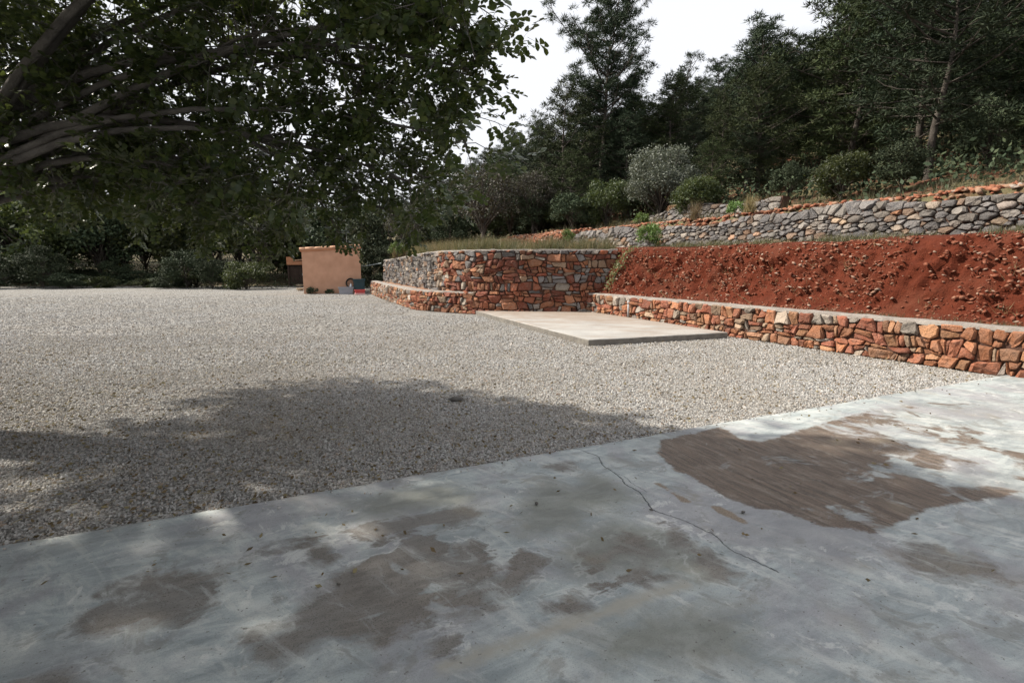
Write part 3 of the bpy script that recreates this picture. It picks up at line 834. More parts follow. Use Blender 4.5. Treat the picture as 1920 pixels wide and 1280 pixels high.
def stone_wall(name, label, path, zlo, zhi, sw, sh, seed, mat_of, batter=0.06, depth=0.055, joint=0.008, thick=0.4, coping=None, group=None, skip=None, core_mat=None, coursed=False):
    p0, _, _ = path.at(path.L / 2)
    root = empty(name, (p0.x, p0.y, zlo(path.L / 2)))
    tag(root, label, 'stone wall', group, 'thing')
    o0 = root.location.copy()
    r = random.Random(seed + 1)
    def place(s, out, z):
        p, T, Nn = path.at(s)
        lean = -batter * (z - zlo(s))
        v = p + Nn * (out + lean)
        return Vector((v.x, v.y, z))
    # core behind the stones
    k = max(2, int(path.L / 0.25))
    V, F = [], []
    for i in range(k + 1):
        s = path.L * i / k
        zt = zhi(s) - 0.02
        V += [place(s, 0.0, zlo(s) - 0.05), place(s, 0.0, zt), place(s, -thick, zt), place(s, -thick, zlo(s) - 0.05)]
    for i in range(k):
        a = 4 * i; b = a + 4
        F += [(a, b, b + 1, a + 1), (a + 1, b + 1, b + 2, a + 2), (a + 2, b + 2, b + 3, a + 3)]
    F += [(0, 1, 2, 3), (4 * k + 3, 4 * k + 2, 4 * k + 1, 4 * k)]
    ob('core', mesh_py('core', [v - o0 for v in V], F, core_mat or M_JOINT), root)
    stones = []
    for cell in (coursed_cells if coursed else stone_cells)(path.L, zlo, zhi, sw, sh, seed):
        st = shape_stone(cell, joint, r, depth)
        if st is None: continue
        (cs, cz), SV, SF = st
        if skip and skip(cs, cz): continue
        c = place(cs, 0, cz)
        W = [place(cs + s, out, cz + z) - c for s, out, z in SV]
        stones.append((c, W, SF, mat_of(cs, cz, r), r.random() < 0.12))
    # the nearest 300 stones are parts of their own, any further ones stay together
    stones.sort(key=lambda t: (t[0] - Vector((0, 0, EYE))).length)
    for c, W, SF, mt, sm in stones[:300]:
        ob('stone', mesh_py('stone', W, SF, mt, sm), root, c - o0)
    rest = {}
    for c, W, SF, mt, sm in stones[300:]:
        m = rest.setdefault(mt.name, (mt, MB()))[1]
        m.add([w + c - o0 for w in W], SF)
    for mt, m in rest.values():
        m.build('stones', mt, root)['kind'] = 'stuff'
    print(name, len(stones), 'stones')
    count = len(stones)
    if coping:
        h, over, mat = coping
        V, F = [], []
        k = max(2, int(path.L / 0.16))
        for i in range(k + 1):
            s = path.L * i / k
            zt = zhi(s)
            w1 = 0.028 * fbm(s * 3.1, seed); w2 = 0.04 * fbm(s * 3.7, seed + 9)
            lo_ = 0.03 * fbm(s * 5.7, seed + 3)
            V += [place(s, over + w1, zt - h * 0.55 + lo_), place(s, over + w1 - 0.01, zt + h * 0.28 + w2 * 0.4), place(s, over - 0.05, zt + h * 0.45 + w2 * 0.5),
                  place(s, -thick + 0.03, zt + h * 0.45 + w1 * 0.5), place(s, -thick - 0.02, zt - h * 0.5)]
        for i in range(k):
            a = 5 * i; b = a + 5
            for j in range(4): F.append((a + j, b + j, b + j + 1, a + j + 1))
        F += [(0, 1, 2, 3, 4), tuple(5 * k + j for j in (4, 3, 2, 1, 0))]
        ob('coping', mesh_py('coping', [v - o0 for v in V], F, mat), root)
    return root, count

# tall curved wall
UP = Path([(-6.75, 27.0), (-4.55, 22.0), (-2.75, 17.95), (-2.28, 17.0), (-1.55, 16.2), (-1.0, 15.78), (0.0, 15.52), (1.0, 15.47), (2.0, 15.47), (3.2, 15.50)])
s_corner = UP.near((-2.45, 17.3))
s_merge = UP.near((-1.35, 16.02))
def up_lo(s):
    if s < s_merge: return 0.60
    return 0.0
def up_hi(s): return 1.76 + 0.21 * sstep(0, s_corner, s)
def up_mat(s, z, r):
    if s < s_corner - 0.3:
        k = r.random()
        return M_GREY if k < 0.86 else M_TAN
    if s < s_corner + 0.35: return M_TAN if r.random() < 0.7 else M_RED
    if z > 1.72: return M_GREY if r.random() < 0.55 else M_RED
    t = (s - s_corner) / (UP.L - s_corner)
    return M_GREY if r.random() < 0.03 + 0.24 * max(0, t - 0.5) * (1 if z > 0.9 else 0.3) * 2 + 0.12 * max(0, fbm(s * 0.9, z * 1.1, 4)) else M_RED
def up_lo_plain(s): return 0.0
stone_wall('retaining_wall', 'tall curved red and grey stone retaining wall behind the concrete pad', UP, lambda s: 0.60 if s < s_merge - 0.05 else 0.0, up_hi, 0.235, 0.145, 11, up_mat, coursed=True,
           batter=0.05, depth=0.065, coping=(0.05, 0.045, M_COPING))
# low planter wall in front of it, towards the shed
LOW = Path([(-7.55, 27.2), (-5.7, 22.6), (-3.85, 18.5), (-3.42, 17.55), (-2.95, 17.0), (-2.2, 16.42), (-1.5, 15.98), (-1.22, 15.83)])
sl_c = LOW.near((-3.42, 17.55))
def low_mat(s, z, r):
    if s < sl_c - 0.4: return M_ORANGE if r.random() < 0.45 else M_TAN
    return M_RED if r.random() < 0.6 else M_ORANGE
stone_wall('planter_wall', 'low curved orange stone planter wall running from the shed to the tall wall', LOW, lambda s: 0.0, lambda s: 0.66, 0.22, 0.14, 23, low_mat, coursed=True,
           batter=0.10, depth=0.06, thick=0.3, coping=(0.055, 0.045, M_COPING))
# long low wall on the right
RW = Path([(2.28, 15.55), tuple(unq(0, 4.0).xy), tuple(unq(0, 2.0).xy), tuple(unq(0, 0.0).xy), tuple(unq(0.05, -3.0).xy), tuple(unq(0.1, -6.5).xy)])
stone_wall('kerb_wall', 'long low orange stone wall below the red earth bank', RW, lambda s: 0.0, lambda s: 0.66, 0.185, 0.12, 37, lambda s, z, r: M_ORANGE if r.random() < 0.92 else M_TAN, coursed=True,
           batter=0.06, depth=0.065, joint=0.007, thick=0.28, coping=(0.06, 0.04, M_COPING))
# grey terrace wall higher up
TW = Path([tuple(unq(2.85, 11.5).xy), tuple(unq(2.75, 9).xy), tuple(unq(2.7, 6).xy), tuple(unq(2.65, 3).xy), tuple(unq(2.65, 0).xy), tuple(unq(2.7, -4.5).xy)])
stone_wall('terrace_wall', 'leaning grey rubble terrace wall above the red earth bank', TW, lambda s: 2.0, lambda s: 2.80 + 0.10 * math.sin(s * 0.7) + 0.05 * math.sin(s * 2.3) - 0.25 * sstep(1.5, 0, s), 0.185, 0.118, 53,
           lambda s, z, r: M_TAN if (s < 4.5 and z < 2.35 and r.random() < 0.7) or r.random() < 0.1 else M_GREY, batter=0.38, depth=0.10, joint=0.008, thick=0.35)
TW2 = Path([tuple(unq(5.6, 9.5).xy), tuple(unq(5.3, 7.5).xy), tuple(unq(5.2, 5.2).xy), tuple(unq(5.3, 3.4).xy)])
stone_wall('terrace_wall', 'short grey rubble wall on the slope below the silvery olive bush', TW2, lambda s: 3.05, lambda s: 3.62 - 0.12 * math.cos(s * 1.3), 0.24, 0.16, 67,
           lambda s, z, r: M_GREY, batter=0.35, depth=0.09, joint=0.008, thick=0.4)

# ------------------------------------------------------------------ earth: bank, terraces, hill
def earth_mat(name, dark, mid, pale, scale=5.0, grass=0.0):
    q = Nt(name)
    p = q.pos()
    n1 = q.noise(p, scale, 6, 0.65)
    n2 = q.noise(p, scale * 6, 5, 0.7)
    c = q.mixc(q.mr(n1, 0.3, 0.7), dark, mid)
    c = q.mixc(q.mr(q.noise(p, scale * 0.3, 4, 0.6, 0.5), 0.5, 0.68, 0, 0.5), c, q.mixc(0.6, c, pale))
    c = q.mixc(q.mr(n2, 0.58, 0.75, 0, 0.55), c, pale)
    if grass:
        c = q.mixc(q.mr(q.noise(p, 1.1, 5, 0.6), 0.42, 0.58, 0, grass), c, q.mixc(q.mr(n2, 0.3, 0.7), (0.075, 0.075, 0.04), (0.17, 0.15, 0.08)))
    q.set('Base Color', c)
    q.set('Roughness', 0.96)
    q.set('Specular IOR Level', 0.15)
    q.set('Normal', q.bump(q.math('ADD', n1, q.math('MULTIPLY', n2, 0.6)), 1.0, 0.06))
    return q.m
M_BANK = earth_mat('red_clay', (0.070, 0.015, 0.007), (0.122, 0.028, 0.013), (0.148, 0.059, 0.035))
M_TERR = earth_mat('terrace_earth', (0.086, 0.033, 0.020), (0.125, 0.059, 0.036), (0.145, 0.099, 0.066), 2.5, 0.95)
M_FLOOR = earth_mat('forest_floor', (0.055, 0.045, 0.03), (0.11, 0.085, 0.05), (0.16, 0.12, 0.08), 1.0, 0.7)

def bank_off(r_): return -0.72 * sstep(2.6, 5.2, r_)
def build_bank():
    rs = np.arange(-9.0, 6.9, 0.05)
    ts = np.linspace(0, 1, 56)
    V = []
    prof = [(0.15, 0.57), (0.75, 0.63), (0.95, 0.72), (1.25, 1.25), (1.5, 1.78), (1.72, 2.0), (2.1, 2.06), (3.1, 2.10)]
    cum = [0.0]
    for a, b in zip(prof[:-1], prof[1:]): cum.append(cum[-1] + math.hypot(b[0] - a[0], b[1] - a[1]))
    def pf(t):
        d = t * cum[-1]
        for i in range(len(prof) - 1):
            if d <= cum[i + 1] + 1e-9:
                f = (d - cum[i]) / (cum[i + 1] - cum[i])
                return prof[i][0] + (prof[i + 1][0] - prof[i][0]) * f, prof[i][1] + (prof[i + 1][1] - prof[i][1]) * f
        return prof[-1]
    for r_ in rs:
        for t in ts:
            q, z = pf(t)
            steep = sstep(0.64, 0.9, z) * sstep(2.1, 1.8, z)
            top = sstep(0.7, 1.9, z)
            q += top * 0.12 * fbm(r_ * 0.5, 8.0)
            z2 = z + 0.04 * fbm(r_ * 1.5, t * 3, 2) + top * 0.07 * fbm(r_ * 0.45, 3.3)
            dq = steep * (0.10 * abs(fbm(r_ * 3.1, z * 0.35, 17)) + 0.13 * fbm(r_ * 1.9, z * 1.2, 1) + 0.08 * fbm(r_ * 6, z * 5, 4) + 0.05 * fbm(r_ * 13, z * 13, 7))
            f_ = sstep(0.45, 0.95, q) * sstep(3.1, 1.9, q)
            V.append(unq(q + dq + bank_off(r_) * f_, r_, z2))
    n, m = len(rs), len(ts)
    F = [(i * m + j, (i + 1) * m + j, (i + 1) * m + j + 1, i * m + j + 1) for i in range(n - 1) for j in range(m - 1)]
    F = [f[::-1] for f in F]
    o = ob('earth_bank', mesh_py('earth_bank', V, F, M_BANK, True))
    tag(o, 'steep cut bank of bare red clay behind the long low wall', 'terrain', kind='structure')
    return pf
bank_pf = build_bank()

REG = [(-7.6, 34), (-6.6, 27.0), (-2.55, 18.1), (-2.05, 17.2), (-1.3, 16.35), (0, 15.82), (2.75, 15.80)] + [tuple(unq(1.75 + bank_off(r_) * 0.95, r_).xy) for r_ in (4.9, 4, 3, 2, -1, -5, -9)] + [(20, 0), (20, 34)]
def build_terrace():
    xs = np.arange(-7.6, 18.0, 0.16); ys = np.arange(2.0, 34.0, 0.16)
    X, Y = np.meshgrid(xs, ys)
    P = np.column_stack([X.ravel(), Y.ravel()])
    ins = poly_sdf(P, REG) > 0
    idx = -np.ones(len(P), int)
    keep = np.where(ins)[0]
    idx[keep] = np.arange(len(keep))
    def zz(x, y):
        q, r_ = qr(x, y)
        z = hz(x, y)
        if q < 3.0 and r_ < 11.2: z = min(z, 2.06 + 0.03 * fbm(x, y)) - (0.04 if r_ < 5 else 0)
        return z
    V = np.array([(P[i, 0], P[i, 1], zz(P[i, 0], P[i, 1])) for i in keep])
    G = idx.reshape(len(ys), len(xs))
    a, b, c, d = G[:-1, :-1].ravel(), G[:-1, 1:].ravel(), G[1:, 1:].ravel(), G[1:, :-1].ravel()
    ok = (a >= 0) & (b >= 0) & (c >= 0) & (d >= 0)
    F = np.column_stack([a, b, c, d])[ok]
    o = ob('terrace_ground', mesh_np('terrace_ground', V, F, M_TERR, True))
    tag(o, 'overgrown red earth terraces above the stone walls', 'terrain', kind='structure')
build_terrace()
def build_hill():
    xs = np.arange(-110, 130, 2.0); ys = np.arange(-14, 170, 2.0)
    V = []; ok = []
    for y in ys:
        for x in xs:
            q, r_ = qr(x, y)
            if q > 6.0 or y > 31: z = hz(x, y) - (0.25 if (x < 19 and y < 35 and x > -8) else 0.0); k = True
            else: z = -1; k = False
            if x < -6: z = min(z, hz(x, y)) if k else -1
            V.append((x, y, z)); ok.append(k)
    n = len(xs)
    F = []
    for j in range(len(ys) - 1):
        for i in range(n - 1):
            f = (j * n + i, j * n + i + 1, (j + 1) * n + i + 1, (j + 1) * n + i)
            if all(ok[k] for k in f): F.append(f)
    o = ob('wooded_hill', mesh_py('wooded_hill', V, F, M_FLOOR, True))
    tag(o, 'forest floor of the hill rising behind the terraces', 'terrain', kind='structure')
build_hill()
# soil in the planter between the two left-hand walls
def build_bed():
    V, F = [], []
    k = 30
    for i in range(k + 1):
        a, _, n1 = LOW.at(LOW.L * i / k * 0.97)
        b, _, n2 = UP.at((s_merge - 0.1) * i / k)
        a = a - n1 * 0.2; b = b - n2 * 0.1
        for t in (0, 0.33, 0.66, 1):
            p = a.lerp(b, t)
            V.append((p.x, p.y, 0.60 + 0.06 * t + 0.04 * fbm(p.x * 2, p.y * 2)))
    for i in range(k):
        for j in range(3): F.append((4 * i + j, 4 * i + 4 + j, 4 * i + 5 + j, 4 * i + 1 + j))
    o = ob('planter_soil', mesh_py('planter_soil', V, F, M_SOIL, True))
    tag(o, 'bare brown soil filling the planter between the two curved walls', 'soil', kind='structure')
build_bed()

# rubble: loose stones in the bank and on the ridges (too many to count)
def rubble(name, label, pts, sizes, mat):
    base = []
    for k in range(6):
        r = random.Random(900 + k)
        V = [Vector((math.cos(a) * r.uniform(.8, 1.1), math.sin(a) * r.uniform(.8, 1.1), 0)) for a in [i * math.pi / 3 for i in range(6)]]
        V = [Vector((v.x, v.y, r.uniform(-.2, .2))) for v in V]
        V += [Vector((r.uniform(-.3, .3), r.uniform(-.3, .3), r.uniform(.6, .85))), Vector((r.uniform(-.3, .3), r.uniform(-.3, .3), -r.uniform(.6, .85)))]
        F = [(i, (i + 1) % 6, 6) for i in range(6)] + [((i + 1) % 6, i, 7) for i in range(6)]
        base.append((np.array([tuple(v) for v in V]), np.array(F)))
    VV, FF = [], []
    n0 = 0
    for p, s in zip(pts, sizes):
        bv, bf = base[rnd.randrange(6)]
        M = np.array(Matrix.Rotation(rnd.uniform(0, 6.28), 3, 'Z') @ Matrix.Rotation(rnd.uniform(-.6, .6), 3, 'X') @ Matrix.Rotation(rnd.uniform(-.6, .6), 3, 'Y'))
        sc_ = np.array([s * rnd.uniform(.8, 1.4), s * rnd.uniform(.6, 1.0), s * rnd.uniform(.5, .9)])
        VV.append((bv * sc_) @ M.T + np.array(p)); FF.append(bf + n0)
        n0 += len(bv)
    o = ob(name, mesh_np(name, np.vstack(VV), np.vstack(FF), mat))
    tag(o, label, 'stones', kind='stuff')
    return o
def island_mat(name, stops, rough=0.92):
    q = Nt(name)
    rv = q.n('NewGeometry').outputs['Random Per Island']
    c = q.ramp(rv, stops)
    p = q.pos()
    c = q.mixc(q.mr(q.noise(p, 30, 5, 0.7), 0.4, 0.7, 0, 0.35), c, (0.26, 0.17, 0.12))
    q.set('Base Color', c); q.set('Roughness', rough); q.set('Specular IOR Level', 0.2)
    q.set('Normal', q.bump(q.noise(p, 50, 4, 0.7), 0.5, 0.015))
    return q.m
M_RUB = island_mat('bank_stones', [(0, (0.13, 0.030, 0.016)), (0.45, (0.19, 0.055, 0.028)), (0.68, (0.24, 0.10, 0.06)), (0.86, (0.28, 0.17, 0.12)), (1, (0.36, 0.28, 0.22))])
M_RUB2 = island_mat('ridge_stones', [(0, (0.22, 0.07, 0.038)), (0.5, (0.30, 0.125, 0.07)), (0.8, (0.29, 0.18, 0.12)), (1, (0.30, 0.26, 0.225))])
pts, sz = [], []
for k in range(6500):
    r_ = rnd.uniform(-8.5, 6.2)
    if fbm(r_ * 1.1, k * 0.0, 71) + rnd.uniform(-.5, .5) < -0.38: continue
    t = rnd.uniform(0.12, 0.66) if rnd.random() < 0.9 else rnd.uniform(0.05, 0.8)
    q, z = bank_pf(t)
    top = sstep(0.7, 1.9, z); steep = sstep(0.64, 0.9, z) * sstep(2.1, 1.8, z)
    q += top * 0.12 * fbm(r_ * 0.5, 8.0) + steep * (0.13 * fbm(r_ * 1.9, z * 1.2, 1) + 0.08 * fbm(r_ * 6, z * 5, 4))
    z += 0.04 * fbm(r_ * 1.5, t * 3, 2) + top * 0.07 * fbm(r_ * 0.45, 3.3)
    s = rnd.choice([0.012, 0.016, 0.022, 0.026, 0.032, 0.045]) * rnd.uniform(0.8, 1.25)
    pts.append(unq(q - 0.3 * s + bank_off(r_) * sstep(0.45, 0.95, q) * sstep(3.1, 1.9, q), r_, z)); sz.append(s)
rubble('bank_rubble', 'small stones sticking out of the red clay bank', pts, sz, M_RUB)
pts, sz = [], []
for k in range(1700):
    r_ = rnd.uniform(-4.5, 15.5)
    if r_ < 11.3:
        q = 3.12 + abs(rnd.gauss(0, 0.5)); z0 = 0.0
    else:
        q = rnd.uniform(1.2, 3.7)
    p = unq(q, r_)
    s = rnd.uniform(0.035, 0.10)
    pts.append((p.x, p.y, max(hz(p.x, p.y), 2.72 if r_ < 11.3 else 0) + 0.3 * s)); sz.append(s)
for k in range(1500):
    r_ = rnd.uniform(9.8, 16.5); q = rnd.gauss(2.7 - 0.12 * max(0, r_ - 11), 0.5)
    p = unq(q, r_); s = rnd.uniform(0.03, 0.11)
    pts.append((p.x, p.y, hz(p.x, p.y) + 0.25 * max(0, 1 - abs(q - 2.6)) + 0.3 * s)); sz.append(s)
rubble('ridge_rubble', 'red rubble piled along the top of the terrace wall and the ridge beside it', pts, sz, M_RUB2)

# ------------------------------------------------------------------ foliage tools
def leaf_mat(name, dark, mid, pale, transl=0.25, rough=0.55, spec=0.4, objvar=0.25):
    q = Nt(name)
    rv = q.n('NewGeometry').outputs['Random Per Island']
    c = q.ramp(rv, [(0.0, dark), (0.55, mid), (0.93, pale), (1.0, pale)])
    p = q.pos()
    c = q.mixc(q.mr(q.noise(p, 0.9, 3), 0.35, 0.65, 0.0, 0.35), c, q.mixc(0.5, c, pale))
    orv = q.n('ObjectInfo').outputs['Random']
    c = q.n('HueSaturation', {'Color': c, 'Hue': q.mr(orv, 0, 1, 0.485, 0.515), 'Value': q.mr(orv, 0, 1, 1 - objvar, 1 + objvar)}).outputs[0]
    q.set('Base Color', c)
    q.set('Roughness', rough)
    q.set('Specular IOR Level', spec)
    if transl:
        t = q.n('BsdfTranslucent', {'Color': q.mixc(0.35, c, (0.16, 0.19, 0.03))})
        ms = q.n('MixShader', {0: transl, 1: q.b.outputs[0], 2: t.outputs[0]})
        q.t.links.new(ms.outputs[0], q.out.inputs['Surface'])
    return q.m
M_PINE = leaf_mat('pine_needles', (0.017, 0.028, 0.012), (0.035, 0.051, 0.020), (0.066, 0.082, 0.031), 0, 0.7, 0.15)
M_PINE2 = leaf_mat('dark_pine_needles', (0.014, 0.023, 0.014), (0.027, 0.041, 0.022), (0.047, 0.062, 0.033), 0, 0.7, 0.15)
M_OLIVE = leaf_mat('olive_leaves', (0.050, 0.059, 0.045), (0.090, 0.101, 0.076), (0.151, 0.162, 0.130), 0.15)
M_BUSH = leaf_mat('bush_leaves', (0.017, 0.026, 0.009), (0.036, 0.051, 0.017), (0.073, 0.086, 0.030), 0.25)
M_DBUSH = leaf_mat('dark_bush_leaves', (0.018, 0.030, 0.016), (0.036, 0.052, 0.026), (0.060, 0.074, 0.038), 0, 0.7, 0.2)
M_FRESH = leaf_mat('fresh_leaves', (0.045, 0.085, 0.02), (0.085, 0.15, 0.035), (0.16, 0.23, 0.07), 0.3)
M_TWIG = leaf_mat('twiggy_leaves', (0.037, 0.032, 0.026), (0.059, 0.053, 0.040), (0.081, 0.074, 0.053), 0.15)
M_GRASS = leaf_mat('grass_blades', (0.058, 0.061, 0.032), (0.094, 0.094, 0.050), (0.173, 0.144, 0.079), 0.3)
M_DRY = leaf_mat('dry_grass', (0.128, 0.092, 0.044), (0.200, 0.144, 0.072), (0.288, 0.224, 0.120), 0.3)
M_CAROB = leaf_mat('carob_leaves', (0.024, 0.040, 0.014), (0.046, 0.070, 0.022), (0.095, 0.118, 0.036), 0.36, 0.34, 0.5, 0.0)
M_BARK = simple('bark', (0.045, 0.037, 0.031), (0.090, 0.078, 0.066), 6, 0.95, 1.0, 22, 0.03, 0.2)
M_CBARK = simple('carob_bark', (0.083, 0.075, 0.068), (0.158, 0.143, 0.128), 7, 0.92, 0.9, 30, 0.02, 0.2)

def nrm(a): return a / np.maximum(np.linalg.norm(a, axis=-1, keepdims=True), 1e-9)
def blades(P, D, L, W, g):
    """One triangle per blade: base P, direction D, length L, width W."""
    n = len(P)
    side = nrm(np.cross(D, g.normal(size=(n, 3)))) * (np.asarray(W).reshape(-1, 1) if np.ndim(W) else W) * 0.5
    tip = P + D * (np.asarray(L).reshape(-1, 1) if np.ndim(L) else L)
    V = np.empty((n, 3, 3)); V[:, 0] = P - side; V[:, 1] = P + side; V[:, 2] = tip
    return V.reshape(-1, 3), np.arange(3 * n).reshape(-1, 3)
def leaf_quads(P, size, g, flat=0.0):
    n = len(P)
    a = nrm(g.normal(size=(n, 3))); 
    if flat: a[:, 2] *= flat; a = nrm(a)
    b = nrm(np.cross(a, g.normal(size=(n, 3))))
    L = (size * g.uniform(0.6, 1.3, n))[:, None]
    V = np.empty((n, 4, 3))
    V[:, 0] = P; V[:, 1] = P + a * L * 0.55 + b * L * 0.26; V[:, 2] = P + a * L; V[:, 3] = P + a * L * 0.55 - b * L * 0.26
    return V.reshape(-1, 3), np.arange(4 * n).reshape(-1, 4)
def curve_pts(a, b, sag, n, r):
    a = Vector(a); b = Vector(b)
    d = b - a
    side = Vector((r.uniform(-1, 1), r.uniform(-1, 1), 0)) * d.length * 0.10
    return [a + d * t + (side + Vector((0, 0, sag * d.length))) * (4 * t * (1 - t)) for t in [i / (n - 1) for i in range(n)]]

def pine_meshes(seed, H=10.0, base=0.25, spread=2.4, limbs=46, sub=6, needle=0.24, width=0.045, mat=M_PINE, per=5.5, top=0.25, upturn=0.35, gap=0.0):
    r = random.Random(seed); g = np.random.default_rng(seed)
    mb = MB()
    lean = Vector((r.uniform(-.04, .04), r.uniform(-.04, .04), 0))
    tr = [Vector((0, 0, -0.4))] + [Vector((lean.x * z * 1.2 + 0.06 * H * 0.1 * math.sin(z * 0.9 + seed), lean.y * z * 1.2 + 0.06 * H * 0.1 * math.cos(z * 0.7 + seed), z)) for z in [H * i / 8 for i in range(9)]]
    mb.tube(tr, [0.017 * H] + [0.014 * H * (1 - i / 8.6) for i in range(9)], 7)
    def trunk_at(z):
        f = min(max(z / H * 8, 0), 7.999); i = int(f)
        return tr[1 + i].lerp(tr[2 + i], f - i)
    P, D = [], []
    for i in range(limbs):
        t = (i + r.random()) / limbs
        z = H * (base + (0.99 - base) * t)
        prof = (math.sin(math.pi * min(1, (t * 0.8 + 0.2))) ** 0.7) * (1 - t) ** 0.35 + top * t
        ln = spread * prof * r.uniform(0.45, 1.2)
        if ln < 0.15: ln = 0.15
        th = i * 2.399 + r.uniform(-.5, .5)
        up = upturn * r.uniform(0.2, 1.4) + 0.5 * t
        p0 = trunk_at(z)
        end = p0 + Vector((math.cos(th), math.sin(th), up)) * ln
        lp = curve_pts(p0, end, -0.06, 5, r)
        mb.tube(lp, [0.0045 * H * (0.5 + ln / spread * 0.5) * (1 - k * 0.2) for k in range(5)], 4, False)
        nb = max(2, int(sub * (0.25 + 0.75 * ln / spread)))
        for k in range(nb):
            if r.random() < gap: continue
            f = 1.0 if k == 0 else r.uniform(0.35, 1.0)
            j = min(3, int(f * 4))
            off = Vector((r.gauss(0, 1), r.gauss(0, 1), r.gauss(0.25, .6))) * (0.10 + 0.11 * ln)
            c = lp[j].lerp(lp[j + 1], f * 4 - j) + off * (0.3 if k == 0 else 1.0)
            if k: mb.tube([c - off, c - off * 0.5 + Vector((0, 0, .02)), c], [0.0014 * H, 0.001 * H, 0.0005 * H], 3, False)
            cr = r.uniform(0.22, 0.42)
            for _ in range(int(per * 10 * (cr / 0.32) ** 2)):
                d = Vector((r.gauss(0, 1), r.gauss(0, 1), r.gauss(0.45, .8))).normalized()
                P.append(c + Vector((d.x, d.y, d.z * 0.7)) * cr * r.uniform(0.15, 0.85)); D.append(d + Vector((r.gauss(0, .4), r.gauss(0, .4), r.gauss(0.1, .4))))
    P = np.array([tuple(p) for p in P]); D = nrm(np.array([tuple(d) for d in D]))
    V, F = blades(P, D, needle * g.uniform(0.6, 1.25, len(P)), width, g)
    return mesh_py('trunk', mb.V, mb.F, M_BARK, True), mesh_np('crown', V, F, mat)

def bush_meshes(seed, rx, rz, n, leaf, mat, lumps=22, stem=0.5, flat=0.0, hollow=0.55, twigs=0, trunk_r=0.07):
    """A crown of leaves round many lumps inside a squashed dome of half-width rx and height 2*rz, on short stems."""
    r = random.Random(seed); g = np.random.default_rng(seed)
    C, S = [], []
    for k in range(lumps):
        th = r.uniform(0, 6.283); ph = math.acos(r.uniform(-0.75, 1)); rr = r.uniform(hollow, 1.0) ** 0.6
        C.append((rx * 0.80 * rr * math.sin(ph) * math.cos(th), rx * 0.80 * rr * math.sin(ph) * math.sin(th), stem + rz + rz * 0.85 * rr * math.cos(ph)))
        S.append(rx * r.uniform(0.16, 0.36))
    C = np.array(C); S = np.array(S)
    w = S ** 2 / (S ** 2).sum()
    k = g.choice(len(C), n, p=w)
    d = nrm(g.normal(size=(n, 3)))
    rad = S[k] * np.clip(g.normal(0.9, 0.25, n), 0.1, 1.7)
    P = C[k] + d * rad[:, None] * np.array([1, 1, 0.8])
    P[:, 2] = np.maximum(P[:, 2], 0.02)
    V, F = leaf_quads(P, leaf, g, flat)
    mb = MB()
    tp = [Vector((0, 0, -0.3)), Vector((r.uniform(-.05, .05), r.uniform(-.05, .05), stem * 0.6)), Vector((r.uniform(-.1, .1) * rx, r.uniform(-.1, .1) * rx, stem + rz * 0.5))]
    mb.tube(tp, [trunk_r, trunk_r * 0.8, trunk_r * 0.5], 6)
    for c in C:
        lp = curve_pts(tp[1].lerp(tp[2], r.random()), c, 0.05, 4, r)
        mb.tube(lp, [trunk_r * 0.45, trunk_r * 0.3, trunk_r * 0.2, trunk_r * 0.1], 4, False)
        for _ in range(twigs):
            e = Vector(c) + Vector((r.gauss(0, 1), r.gauss(0, 1), r.gauss(0.3, 1))) * rx * 0.22
            mb.tube([Vector(c), (Vector(c) + e) / 2 + Vector((0, 0, .03)), e], [trunk_r * .12, trunk_r * .08, trunk_r * .04], 3, False)
    return mesh_py('trunk', mb.V, mb.F, M_BARK, True), mesh_np('crown', V, F, mat)

def plant(name, label, cat, meshes, x, y, s, group=None, rz=None, sxy=None, z=None, tilt=(0, 0), parts=('trunk', 'crown')):
    e = empty(name, (x, y, (hz(x, y) if z is None else z) - 0.03))
    e.rotation_euler = (tilt[0], tilt[1], rnd.uniform(0, 6.28) if rz is None else rz)
    e.scale = ((sxy or s), (sxy or s), s)
    tag(e, label, cat, group)
    for nm, me in zip(parts, meshes):
        c = ob(nm, me, e)
        if nm in ('crown', 'leaves'): c['kind'] = 'stuff'
    return e
def px_x(px, Y, z=4.0):
    return (px - 960) / FPX * (Y * math.cos(PITCH) - (z - EYE) * math.sin(PITCH))
def top_z(py, Y):
    return gp(960, py, Y=Y).z

# ------------------------------------------------------------------ woods
PINES = [pine_meshes(101, 10, 0.16, 2.9, 58, 8), pine_meshes(102, 10, 0.08, 3.1, 64, 8, upturn=0.25),
         pine_meshes(103, 10, 0.25, 2.7, 52, 8, mat=M_PINE2, upturn=0.5), pine_meshes(104, 10, 0.14, 2.9, 58, 8, mat=M_PINE2)]
TALL = pine_meshes(110, 13.5, 0.38, 3.5, 66, 12, per=7, needle=0.26, width=0.042, upturn=0.6, mat=M_PINE2, top=0.5)
THIN = pine_meshes(111, 10, 0.45, 1.5, 24, 5, upturn=0.8, mat=M_PINE2, gap=0.2)
OLIVE_T = bush_meshes(120, 1.45, 1.35, 15000, 0.085, M_OLIVE, 34, 0.35, trunk_r=0.11)
BUSHES = [bush_meshes(121, 1.5, 1.3, 9000, 0.13, M_BUSH, 26, 0.2), bush_meshes(122, 1.6, 1.7, 10000, 0.13, M_DBUSH, 30, 0.4), bush_meshes(123, 1.4, 1.5, 9000, 0.12, M_DBUSH, 24, 0.3)]
TWIGGY = [bush_meshes(131, 1.7, 1.5, 5200, 0.10, M_TWIG, 34, 1.3, twigs=9, trunk_r=0.13), bush_meshes(132, 1.5, 1.4, 4600, 0.10, M_TWIG, 30, 1.1, twigs=9, trunk_r=0.11)]
